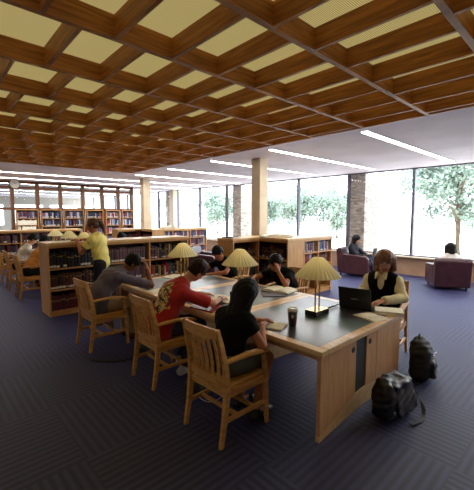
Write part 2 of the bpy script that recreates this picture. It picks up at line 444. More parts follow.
def shelf_books(M, width, z, hmax, mat, styles, label, group, thick=(.035, .055), depth=.2, fill=.94, hr=(.72, .92), cat='book'):
    x = .012; end = width * fill
    while x < end - .05:
        t = random.uniform(*thick); h = hmax * random.uniform(*hr)
        p = M @ V(x + t / 2, random.uniform(.008, .02), z)
        o = bpy.data.objects.new('book', book_proto(mat, random.choice(styles))); COL.objects.link(o)
        o.location = p; o.rotation_euler = (0, 0, M.to_euler().z); o.scale = (t, depth * random.uniform(.9, 1), h)
        tag(o, label, cat, group); NB[0] += 1
        x += t + .0015
def stuff_books(M, width, z, hmax, mats, thick=(.03, .055), depth=.2, fill=.95, hr=(.7, .92)):
    x = .01; end = width * fill
    while x < end - .04:
        t = random.uniform(*thick); h = hmax * random.uniform(*hr); mi = random.choice(SIDX[random.choice(mats)])
        STUFF.box(x, x + t - .003, .01, depth, z, z + h, mi, M)
        if random.random() < .6: STUFF.box(x + .004, x + t - .007, .008, .011, z + h * .1, z + h * .25, 0, M)
        x += t + (.06 if random.random() < .03 else 0)
def bookcase(label, x, y, rot, bays, H=1.28, depth=.55, shelves=(.1, .47, .84), back=True, wood_='oak_case', group=None, double=True):
    """front faces local -y, width along +x from the origin"""
    t = thing('bookcase', label, 'bookcase', (x, y, 0), rot, group)
    Wd = sum(bays)
    MB().box(-.012, Wd + .012, -.012, depth, H - .045, H).build('top', 'oak_light', t, bevel=.005)
    MB().box(.03, Wd - .03, .02, depth - .02, .0, shelves[0] - .03).build('plinth', 'oak_case', t)
    xx = 0
    MB().box(0, .03, 0, depth - .01, 0, H - .045).build('end_panel', 'oak_end', t, bevel=.003)
    MB().box(Wd - .03, Wd, 0, depth - .01, 0, H - .045).build('end_panel', 'oak_end', t, bevel=.003)
    for b_ in bays[:-1]:
        xx += b_; MB().box(xx - .015, xx + .015, .004, depth - .015, shelves[0] - .03, H - .045).build('divider', 'oak_end', t)
    yb = .27 if double else depth - .03
    MB().box(.03, Wd - .03, yb, yb + .012, shelves[0] - .03, H - .045).build('back_panel', 'shelf_dark', t)
    if double: MB().box(.03, Wd - .03, depth - .03, depth - .015, shelves[0] - .03, H - .045).build('rear_panel', 'oak_end', t)
    for z in shelves:
        xx = .03 if False else 0
        for b_ in bays:
            MB().box(xx + .016, xx + b_ - .016, .003, yb - .001, z - .028, z).build('shelf', wood_, t)
            xx += b_
    MB().box(.03, Wd - .03, .0, .02, H - .085, H - .045).build('rail', 'oak_case', t)
    M = Matrix.Translation((x, y, 0)) @ Matrix.Rotation(rot, 4, 'Z')
    return t, M
def bayM(M, off): return M @ Matrix.Translation((off + .018, 0, 0))

# front bookcase: three bays
t, M = bookcase('long low oak bookcase the woman in yellow leans on, behind the grey-shirted man', 1.56, 6.4, 0, (.96, .96, .96))
R1 = 'behind the standing woman in yellow'
shelf_books(bayM(M, 0), .92, .84, .34, 'books_black', ['label', 'label', 'plain'], 'black bound volume on the top shelf of the leftmost bay of the long low bookcase', 'black volumes, top shelf by the end panel', (.048, .066))
shelf_books(bayM(M, 0), .92, .47, .34, 'books_oxblood', ['gold', 'label'], 'dark brown volume on the middle shelf of the leftmost bay of the long low bookcase', 'brown volumes, middle shelf by the end panel', (.048, .066))
shelf_books(bayM(M, 0), .92, .10, .34, 'books_maroon', ['plain'], 'maroon volume on the bottom shelf of the leftmost bay of the long low bookcase', 'maroon volumes, bottom shelf by the end panel', (.048, .066))
shelf_books(bayM(M, .96), .92, .84, .33, 'books_violet', ['label'], 'purplish volume on the top shelf between the standing woman and the grey-shirted man', 'purplish volumes, top shelf of the middle bay', (.045, .06), hr=(.78, .86))
stuff_books(bayM(M, .96), .92, .47, .34, ['books_violet', 'books_oxblood'])
stuff_books(bayM(M, .96), .92, .10, .34, ['books_maroon', 'books_oxblood'])
shelf_books(bayM(M, 1.92), .92, .84, .33, 'books_mixed', ['label', 'plain', 'gold'], 'mixed-colour book on the top shelf left of the farthest table lamp', 'mixed books, top shelf of the end bay', (.028, .055), hr=(.6, .92))
shelf_books(bayM(M, 1.92), .92, .47, .34, 'books_mixed', ['label', 'plain', 'gold'], 'mixed-colour book on the second shelf, above the red-shirted man and left of the farthest lamp', 'mixed books, second shelf of the end bay', (.028, .055), hr=(.55, .85))
stuff_books(bayM(M, 1.92), .92, .10, .34, ['books_mixed'])

# corner group by the big column
t, M = bookcase('low oak bookcase in front of the tall column, behind the middle lamp', 4.63, 5.1, 0, (.77,), depth=.5)
shelf_books(bayM(M, 0), .72, .84, .33, 'books_oxblood', ['plain', 'gold'], 'dark book on the top shelf of the bookcase behind the middle lamp', 'dark books behind the middle lamp, top shelf', (.035, .05), hr=(.5, .75))
shelf_books(bayM(M, 0), .72, .47, .34, 'books_mixed', ['plain'], 'book on the second shelf of the bookcase behind the middle lamp', 'books behind the middle lamp, second shelf', (.035, .05), hr=(.5, .8))
stuff_books(bayM(M, 0), .72, .10, .34, ['books_oxblood', 'books_black'])
t, M = bookcase('low oak bookcase turned sideways behind the man resting his head on his hand', 5.41, 5.59, -PI / 2, (1.27,), depth=.55)
shelf_books(bayM(M, .5), .72, .84, .33, 'books_oxblood', ['plain', 'label'], 'dark book on the top shelf of the sideways bookcase under the open book', 'dark books under the open book, top shelf', (.035, .055), hr=(.6, .9))
shelf_books(bayM(M, .5), .72, .47, .34, 'books_mixed', ['plain'], 'book on the second shelf of the sideways bookcase behind the man resting his head', 'books behind the resting man, second shelf', (.035, .055), hr=(.6, .9))
stuff_books(bayM(M, .5), .72, .10, .34, ['books_oxblood', 'books_black'])
t, M = bookcase('low two-bay oak bookcase with blue and red books beside the maroon armchair', 5.975, 4.33, 0, (.54, .54), depth=.5, shelves=(.1, .385, .67, .95))
for k, bn in ((0, 'left'), (1, 'right')):
    for j, (z, zn) in enumerate(((.95, 'top'), (.67, 'second'), (.385, 'third'))):
        shelf_books(bayM(M, .54 * k), .5, z, .27, 'books_blue' if not (k == 1 and j == 1) else 'books_maroon', ['plain', 'label'], 'book on the %s shelf, %s bay, of the small two-bay bookcase' % (zn, bn), '%s shelf %s bay of the two-bay bookcase' % (zn, bn), (.032, .055), hr=(.6, .9), fill=.8)

# far group
t, M = bookcase('far low bookcase with dark books left of the far column', 4.85, 11.05, 0, (.78,), depth=.5)
for z in (.84, .47): stuff_books(bayM(M, 0), .74, z, .34, ['books_maroon', 'books_black'])
t, M = bookcase('far low bookcase standing sideways in front of the far column', 5.64, 11.54, -PI / 2, (1.36,), depth=.44)
for z in (.84, .47): stuff_books(bayM(M, .5), .8, z, .34, ['books_maroon', 'books_oxblood'])
t, M = bookcase('far three-bay bookcase full of blue and pale books under the windows', 6.1, 10.2, 0, (.34, .74, .74), depth=.5, shelves=(.1, .385, .67, .95))
o_ = 0
for wd in (.34, .74, .74):
    for z in (.95, .67, .385): stuff_books(bayM(M, o_), wd - .04, z, .27, ['books_blue', 'books_mixed', 'books_violet'])
    o_ += wd
# long ledge bookcase in front of the partition
t, M = bookcase('long low bookcase across the back, below the glazed partition', -.4, 13.1, 0, (.95,) * 5, H=1.25)
for k in range(5):
    for z in (.84, .47, .1): stuff_books(bayM(M, .95 * k), .9, z, .33, ['books_maroon', 'books_black', 'books_oxblood', 'books_violet'])
# shelves built under the clerestory
for k, (a, b_) in enumerate(zip(posts[4:-1], posts[5:])):
    a += .062; b_ -= .062
    t = thing('wall_shelving', 'tall wall shelving bay under the clerestory, number %s from its left end' % ('one two three four five'.split()[k]), 'bookshelf', (a, YP - .2, 0))
    Wd = b_ - a
    MB().box(0, .02, 0, .2, 0, 1.98).build('side_panel', 'oak_case', t); MB().box(Wd - .02, Wd, 0, .2, 0, 1.98).build('side_panel', 'oak_case', t)
    MB().box(.02, Wd - .02, .19, .2, 0, 1.98).build('back_panel', 'shelf_dark', t)
    M = Matrix.Translation((a, YP - .2, 0))
    for j, z in enumerate((.1, .5, .9, 1.28, 1.62)):
        MB().box(.02, Wd - .02, 0, .19, z - .025, z).build('shelf', 'oak_case', t)
        stuff_books(M @ Matrix.Translation((.02, 0, 0)), Wd - .04, z, .3, [['books_blue', 'books_black'], ['books_blue', 'books_mixed']][k > 2], depth=.17)
    MB().box(.0, Wd, -.01, .2, 1.945, 1.98).build('top', 'oak_case', t)
# two pale rows in the bay left of them
t = thing('wall_shelving', 'wall shelving bay with white-spined rows next to the interior window', 'bookshelf', (2.84, YP - .2, 0))
MB().box(0, .02, 0, .2, 0, 1.98).build('side_panel', 'oak_case', t); MB().box(.75, .77, 0, .2, 0, 1.98).build('side_panel', 'oak_case', t)
MB().box(.02, .75, .19, .2, 0, 1.98).build('back_panel', 'shelf_dark', t); MB().box(0, .77, -.01, .2, 1.945, 1.98).build('top', 'oak_case', t)
M = Matrix.Translation((2.86, YP - .2, 0))
for j, z in enumerate((.1, .5, .9, 1.1, 1.35, 1.62)):
    MB().box(.02, .75, 0, .19, z - .02, z).build('shelf', 'oak_case', t)
    if z > 1: stuff_books(M, .72, z, .24 if z < 1.5 else .3, ['paper'] if z < 1.5 else ['books_blue', 'books_black'], depth=.17, thick=(.03, .04))
# ------------------------------------------------------------------ library tables, three modules in a row
def table(label, x0, x1, y0, y1, first=False, last=False, group='joined library tables'):
    t = thing('library_table', label, 'table', ((x0 + x1) / 2, (y0 + y1) / 2, 0), 0, group)
    a = (x1 - x0) / 2; b_ = (y1 - y0) / 2; Z = .74; e = .085; g = .15
    f = MB()
    z0 = Z - .045
    f.box(-a, -a + e, -b_, b_, z0, Z).box(a - e, a, -b_, b_, z0, Z)
    f.box(-a + e, a - e, -b_, -b_ + e, z0, Z).box(-a + e, a - e, b_ - e, b_, z0, Z)
    f.build('top_border', 'oak_light', t, bevel=.006)
    MB().box(-a + e, -g, -b_ + e, b_ - e, z0 + .005, Z - .001).build('writing_surface', 'black_laminate', t)
    MB().box(g, a - e, -b_ + e, b_ - e, z0 + .005, Z - .001).build('writing_surface', 'black_laminate', t)
    MB().box(-g, g, -b_ + e, b_ - e, z0 + .005, Z - .0008).build('centre_band', 'green_linoleum', t)
    def endpanel(yy, w=.035, inset=.02):
        A = a - inset
        n = 12
        def kick(x): return .05 + .16 * math.sin(PI * (x + A) / (2 * A)) ** 1.2
        def arch(x): return .045 * math.sin(PI * (x + A) / (2 * A))
        def panel(xa, xb, nm):
            bot = [(xa + (xb - xa) * i / n, kick(xa + (xb - xa) * i / n)) for i in range(n + 1)]
            return MB().prism(bot + [(xb, z0), (xa, z0)], yy, yy + w, 'y').build(nm, 'oak_side', t, bevel=.003)
        pa_ = panel(-A, -.19, 'end_panel'); pb_ = panel(.0, .20, 'end_panel'); panel(.205, A, 'end_panel')
        bot = [(-.186 + .182 * i / n, kick(-.186 + .182 * i / n)) for i in range(n + 1)]
        MB().prism(bot + [(-.004, z0), (-.186, z0)], yy + .012, yy + w - .004, 'y').build('inlay_panel', 'dark_strip', t)
        top = [(-A + 2 * A * i / 24, kick(-A + 2 * A * i / 24)) for i in range(25)]
        lo = [(-A + 2 * A * i / 24, arch(-A + 2 * A * i / 24)) for i in range(25)]
        MB().prism(lo + top[::-1], yy + .003, yy + w + .002, 'y').build('kick_rail', 'oak_light', t)
        for gx, gp in ((-.245, pa_), (.06, pb_)):
            pts = [(gx + .026 * math.cos(2 * PI * j / 16), .615 + .026 * math.sin(2 * PI * j / 16)) for j in range(16)]
            MB().prism(pts, yy - .004, yy + .002, 'y').build('cable_grommet', 'black_plastic', gp)
    endpanel(-b_ + .02)
    if last: endpanel(b_ - .055)
    MB().box(-.1, .1, -b_ + .06, b_ - (.06 if last else .0), .5, z0).build('cable_trough', 'black_satin', t)
    for sx in (-1, 1):
        MB().box(sx * (a - .08) - .02, sx * (a - .08) + .02, -b_ + .06, b_ - (.06 if last else 0), z0 - .06, z0).build('side_rail', 'oak_side', t)
    return t
TX0, TX1 = 2.15, 3.66
table('front module of the long library table, its oak end panel facing the bags', TX0, TX1, 1.38, 2.58)
table('middle module of the long library table, between red-shirted man and resting man', TX0, TX1, 2.582, 3.78)
table('far module of the long library table, beside the grey-shirted man', TX0, TX1, 3.782, 4.98, last=True)
table('rear-row library table, partly hidden behind the long bookcase, nearest of its row', TX0, TX1, 8.0, 9.3)
table('rear-row library table module, middle one behind the bookcase', TX0, TX1, 9.302, 10.5)
table('rear-row library table module farthest from the bookcase', TX0, TX1, 10.502, 11.7, last=True)

# ------------------------------------------------------------------ chairs
def make_chair():
    t = thing('library_chair', 'chair', 'chair')
    for s in (-1, 1):
        MB().sweep([(-.275, s * .222, 0), (-.235, s * .222, .22), (-.21, s * .222, .44), (-.222, s * .218, .62), (-.262, s * .212, .80), (-.296, s * .206, .925)],
                   [.030, .034, .036, .034, .032, .028], [.036, .046, .052, .046, .042, .034], up=(1, 0, 0)).build('leg', 'oak_chair', t, bevel=.006)
        MB().sweep([(.235, s * .238, 0), (.222, s * .238, .22), (.21, s * .240, .44), (.188, s * .248, .56), (.165, s * .254, .648)],
                   [.030, .036, .036, .030, .028], [.034, .040, .044, .040, .036], up=(1, 0, 0)).build('leg', 'oak_chair', t, bevel=.006)
        MB().sweep([(-.235, s * .226, .662), (-.15, s * .238, .672), (0, s * .252, .678), (.12, s * .258, .668), (.19, s * .256, .652), (.235, s * .25, .634)],
                   [.034, .042, .052, .058, .056, .044], [.024, .028, .028, .028, .028, .022]).build('armrest', 'oak_chair', t, bevel=.008)
        MB().sweep([(-.232, s * .222, .20), (.222, s * .238, .20)], .022, .036).build('stretcher', 'oak_chair', t, bevel=.004)
    for x in (-.10, .08):
        MB().sweep([(x, -.222, .20), (x, .222, .20)], .024, .032).build('stretcher', 'oak_chair', t, bevel=.004)
    # saddle seat
    out = []
    n = 28
    for j in range(n):
        a = 2 * PI * j / n; c, s_ = math.cos(a), math.sin(a)
        rx = .235 * abs(c) ** .35 * (1 if c > 0 else -1); ry = .232 * abs(s_) ** .35 * (1 if s_ > 0 else -1)
        out.append((rx, ry * (1 - .06 * (rx < 0))))
    sb = MB(); vs = []; fs = []; rings = [1, .96, .7, .4, 0.12]
    for k, q in enumerate(rings):
        for (x, y) in out: vs.append((x * q, y * q, [.455, .466, .456, .450, .449][k]))
    for k in range(len(rings) - 1):
        for j in range(n): fs.append((k * n + j, k * n + (j + 1) % n, (k + 1) * n + (j + 1) % n, (k + 1) * n + j))
    fs.append(tuple(4 * n + j for j in range(n)))
    base = len(vs)
    for (x, y) in out: vs.append((x * .985, y * .985, .432))
    fs += [(j, (j + 1) % n, base + (j + 1) % n, base + j) for j in range(n)] + [tuple(base + j for j in range(n - 1, -1, -1))]
    sb.add(vs, fs, 0, False); sb.build('seat', 'oak_chair', t)
    f = MB()
    f.sweep([(-.21, -.21, .405), (-.21, .21, .405)], .022, .055).sweep([(.21, -.215, .405), (.21, .215, .405)], .022, .055)
    for s in (-1, 1): f.sweep([(-.20, s * .222, .405), (.2, s * .236, .405)], .022, .055)
    f.build('seat_frame', 'oak_chair', t)
    bk = MB()
    def arc(x, z, bow): return [(x - bow * (1 - (y / .2) ** 2), y, z) for y in [-.205 + .41 * i / 10 for i in range(11)]]
    bk.sweep(arc(-.282, .885, .03), .026, [.07 + .02 * math.sin(PI * i / 10) for i in range(11)])
    bk.sweep(arc(-.216, .50, .02), .024, .055)
    for k in range(6):
        y = -.145 + .29 * k / 5; q = 1 - (y / .2) ** 2
        pts = [(-.216 - .02 * q, y, .52), (-.212 - .034 * q, y, .62), (-.232 - .04 * q, y, .74), (-.272 - .03 * q, y, .86)]
        bk.sweep(pts, [.026, .030, .030, .028], .013, up=(1, 0, 0))
    bk.build('backrest', 'oak_chair', t)
    return t
chairs = [
 (1.84, 2.10, .03, 'oak armchair in the foreground, occupied by the girl with long black hair'),
 (1.91, 3.22, 0, 'oak armchair occupied by the man in the red shirt'),
 (1.78, 4.62, .03, 'oak armchair of the hunched man in the grey shirt'),
 (4.22, 1.84, PI + .12, 'oak armchair behind the woman typing on the laptop'),
 (4.08, 3.28, PI - .1, 'oak armchair under the man resting his head on his hand, across the table'),
 (4.10, 4.60, PI, 'oak armchair of the writing man at the far end of the table'),
 (1.72, 8.42, 0, 'oak armchair of the person in orange at the rear table'),
 (1.72, 9.52, 0, 'oak armchair of the person in white at the rear table'),
 (1.74, 10.75, 0, 'empty oak armchair farthest along the rear table'),
 (4.08, 8.6, PI, 'oak armchair on the window side of the rear table, hidden but for its sitter'),
]
c0 = make_chair()
for i, (x, y, r_, lb) in enumerate(chairs):
    if i == 0: c0.location = (x, y, 0); c0.rotation_euler = (0, 0, r_); c0['label'] = lb; c0['group'] = 'oak library armchairs'
    else: dup(c0, (x, y, 0), r_, lb)

# ------------------------------------------------------------------ lamps
def make_lamp():
    t = thing('table_lamp', 'lamp', 'lamp')
    lb_ = MB().box(-.115, .115, -.07, .07, 0, .05).build('base', 'black_plastic', t, bevel=.003)
    MB().box(-.113, .113, -.068, .068, .05, .054).build('base_plate', 'brass', lb_)
    for s in (-1, 1): MB().tube([(s * .036, 0, .05), (s * .036, 0, .55)], .0085).build('pole', 'brass', t)
    n = 28; vs = []; fs = []
    prof = [(.038, .592), (.06, .585), (.23, .395)]
    for k, (r_, z) in enumerate(prof):
        for j in range(2 * n):
            q = r_ * (1 + (.035 if j % 2 else -.035) * (1 if k else .3)); a = PI * j / n
            vs.append((q * math.cos(a), q * math.sin(a), z))
    m_ = 2 * n
    for k in range(2):
        for j in range(m_): fs.append((k * m_ + j, k * m_ + (j + 1) % m_, (k + 1) * m_ + (j + 1) % m_, (k + 1) * m_ + j))
    fs.append(tuple(range(m_)))
    sh = MB().add(vs, fs).build('lamp_shade', 'lamp_cream', t)
    MB().tube([(-.05, 0, .5), (.05, 0, .5)], .014).build('bulb', 'strip_glow_soft', t)
    MB().lathe([(.006, 0), (.012, .006), (.006, .014)], (0, 0, .592), 12).build('finial', 'brass', sh)
    return t
emis('strip_glow_soft', (255, 234, 190), 9.0)
l0 = make_lamp()
lamps = [(2.98, 1.985, 'pleated cream lamp beside the coffee cup, nearest on the long table'), (2.97, 3.14, 'pleated cream lamp in the middle of the long table, behind the black-haired girl'),
         (2.96, 4.42, 'pleated cream lamp at the far end of the long table, above the red-shirted man'), (2.97, 8.74, 'small pleated lamp on the rear table, just left of the standing woman'),
         (2.97, 9.88, 'small pleated lamp on the rear table, middle of its row'), (2.97, 11.15, 'small pleated lamp on the rear table, by the end of the long bookcase')]
for i, (x, y, lb) in enumerate(lamps):
    if i == 0: l0.location = (x, y, .7405); l0['label'] = lb; l0['group'] = 'pleated brass table lamps'
    else: dup(l0, (x, y, .7405), 0, lb)

# ------------------------------------------------------------------ SDF bodies
def rc(a, b_, ra, rb, k=.02, lat=None, s=1.0, clip=None):
    return ('rc', np.array(a, float), np.array(b_, float), ra, rb, k, None if lat is None else np.array(lat, float) / np.linalg.norm(lat), s, clip)
def el(c, r_, B=None, k=.02, sub=False, clip=None):
    return ('el', np.array(c, float), np.array(r_, float), np.eye(3) if B is None else np.array(B, float), k, sub, clip)
def bx(c, hs, r_, B=None, k=.02):
    return ('bx', np.array(c, float), np.array(hs, float), np.eye(3) if B is None else np.array(B, float), k, False, None, r_)
def RB(ax_, a):
    return [list(r) for r in Matrix.Rotation(a, 3, ax_).transposed()]
def sdf_grid(prims, h, noise=None):
    lo = np.full(3, 1e9); hi = -lo
    for p in prims:
        if p[0] == 'rc':
            r_ = max(p[3], p[4]) * max(1, p[7]); lo = np.minimum(lo, np.minimum(p[1], p[2]) - r_); hi = np.maximum(hi, np.maximum(p[1], p[2]) + r_)
        elif not p[5]:
            r_ = max(p[2]) if p[0] == 'el' else float(np.linalg.norm(p[2])); lo = np.minimum(lo, p[1] - r_); hi = np.maximum(hi, p[1] + r_)
    lo -= 4 * h; hi += 4 * h
    n = np.ceil((hi - lo) / h).astype(int) + 1
    ax = [lo[i] + h * np.arange(n[i]) for i in range(3)]
    F = np.full(n, 1.0, np.float32)
    for p in prims:
        if p[0] == 'rc':
            _, a, b_, ra, rb, k, lat, s, clip = p; r_ = max(ra, rb) * max(1, s); bl = np.minimum(a, b_) - r_; bh = np.maximum(a, b_) + r_
        else:
            _, c, rr, B, k, sub, clip = p[:7]; r_ = max(rr) if p[0] == 'el' else float(np.linalg.norm(rr)); bl = c - r_; bh = c + r_
        mg = k + 3 * h
        i0 = np.maximum(((bl - mg - lo) / h).astype(int), 0); i1 = np.minimum(((bh + mg - lo) / h).astype(int) + 2, n)
        if np.any(i1 <= i0): continue
        sl_ = tuple(slice(i0[i], i1[i]) for i in range(3))
        X = ax[0][sl_[0]][:, None, None]; Y = ax[1][sl_[1]][None, :, None]; Z = ax[2][sl_[2]][None, None, :]
        if p[0] == 'rc':
            ab = b_ - a; L2 = max(ab @ ab, 1e-9)
            t = np.clip(((X - a[0]) * ab[0] + (Y - a[1]) * ab[1] + (Z - a[2]) * ab[2]) / L2, 0, 1)
            qx = X - a[0] - t * ab[0]; qy = Y - a[1] - t * ab[1]; qz = Z - a[2] - t * ab[2]
            d2 = qx * qx + qy * qy + qz * qz
            if lat is not None:
                ql = qx * lat[0] + qy * lat[1] + qz * lat[2]; d2 = np.maximum(d2 - ql * ql * (1 - 1 / s ** 2), 0)
            d = np.sqrt(d2) - (ra + (rb - ra) * t)
        else:
            q = [(X - c[0]) * B[i][0] + (Y - c[1]) * B[i][1] + (Z - c[2]) * B[i][2] for i in range(3)]
            if p[0] == 'bx':
                e_ = [np.abs(q[i]) - rr[i] + p[7] for i in range(3)]
                d = np.sqrt(sum(np.maximum(v_, 0) ** 2 for v_ in e_)) + np.minimum(np.maximum(np.maximum(e_[0], e_[1]), e_[2]), 0) - p[7]
            else: k0 = np.sqrt(sum((q[i] / rr[i]) ** 2 for i in range(3))); k1 = np.sqrt(sum((q[i] / rr[i] ** 2) ** 2 for i in range(3))); d = k0 * (k0 - 1) / np.maximum(k1, 1e-6)
        if clip is not None:
            cp, cn = np.array(clip[0], float), np.array(clip[1], float); cn = cn / np.linalg.norm(cn)
            d = np.maximum(d, (X - cp[0]) * cn[0] + (Y - cp[1]) * cn[1] + (Z - cp[2]) * cn[2])
        A = F[sl_]
        if p[0] in ('el', 'bx') and p[5]:
            hh = np.maximum(k - np.abs(-d - A), 0) / k
            F[sl_] = np.maximum(A, -d) + hh * hh * k * .25
        else:
            hh = np.maximum(k - np.abs(d - A), 0) / k
            F[sl_] = np.minimum(A, d) - hh * hh * k * .25
    if noise:
        X, Y, Z = np.meshgrid(*ax, indexing='ij', sparse=True); F = F + noise(X, Y, Z).astype(np.float32)
    return F, lo, h
def surface(F, lo, h):
    ins = F < 0; n = F.shape
    c8 = [(i, j, k) for i in (0, 1) for j in (0, 1) for k in (0, 1)]
    cnt = np.zeros((n[0] - 1, n[1] - 1, n[2] - 1), np.int8)
    for (i, j, k) in c8: cnt += ins[i:n[0] - 1 + i, j:n[1] - 1 + j, k:n[2] - 1 + k]
    act = (cnt > 0) & (cnt < 8); I = np.argwhere(act)
    idx = np.full(act.shape, -1, np.int32); idx[act] = np.arange(len(I))
    vals = {c: F[I[:, 0] + c[0], I[:, 1] + c[1], I[:, 2] + c[2]] for c in c8}
    acc = np.zeros((len(I), 3)); w_ = np.zeros(len(I))
    for a in c8:
        for d in range(3):
            if a[d] == 0:
                b_ = list(a); b_[d] = 1; b_ = tuple(b_)
                va, vb = vals[a], vals[b_]; m_ = (va < 0) != (vb < 0)
                t = np.where(m_, va / np.where(m_, va - vb, 1), 0)
                pt = np.tile(np.array(a, float), (len(I), 1)); pt[:, d] = t
                acc += pt * m_[:, None]; w_ += m_
    Vv = (I + acc / w_[:, None]) * h + lo
    quads = []
    for d in range(3):
        s0 = [slice(None)] * 3; s1 = [slice(None)] * 3; s0[d] = slice(0, n[d] - 1); s1[d] = slice(1, n[d])
        A = ins[tuple(s0)]; Bq = ins[tuple(s1)]
        e = np.argwhere(A != Bq); u, v_ = [(1, 2), (2, 0), (0, 1)][d]
        ok = (e[:, u] > 0) & (e[:, v_] > 0) & (e[:, u] < n[u] - 1) & (e[:, v_] < n[v_] - 1); e = e[ok]
        fl = A[e[:, 0], e[:, 1], e[:, 2]]
        def cell(du, dv):
            q = e.copy(); q[:, u] -= du; q[:, v_] -= dv; return idx[q[:, 0], q[:, 1], q[:, 2]]
        Q = np.stack([cell(1, 1), cell(0, 1), cell(0, 0), cell(1, 0)], 1)
        Q[~fl] = Q[~fl][:, ::-1]; quads.append(Q)
    Q = np.concatenate(quads); Q = Q[(Q >= 0).all(1)]
    return Vv, Q
def sdf_obj(name, prims, h, mats, parent=None, matfn=None, noise=None):
    F, lo, h = sdf_grid(prims, h, noise); Vv, Q = surface(F, lo, h)
    me = bpy.data.meshes.new(name); me.vertices.add(len(Vv)); me.vertices.foreach_set('co', Vv.astype(np.float32).ravel())
    me.loops.add(len(Q) * 4); me.loops.foreach_set('vertex_index', Q.astype(np.int32).ravel())
    me.polygons.add(len(Q)); me.polygons.foreach_set('loop_start', np.arange(0, len(Q) * 4, 4, dtype=np.int32))
    me.polygons.foreach_set('loop_total', np.full(len(Q), 4, np.int32))
    me.polygons.foreach_set('use_smooth', np.ones(len(Q), bool))
    for m_ in ([mats] if isinstance(mats, str) else mats): me.materials.append(MATS[m_])
    if matfn is not None: me.polygons.foreach_set('material_index', matfn(Vv[Q].mean(1)).astype(np.int32))
    me.update(calc_edges=True); me.validate()
    o = bpy.data.objects.new(name, me); COL.objects.link(o)
    if parent: o.parent = parent
    return o
def nrm(v): v = np.array(v, float); return v / np.linalg.norm(v)
def lerp(a, b_, t): return np.array(a, float) * (1 - t) + np.array(b_, float) * t

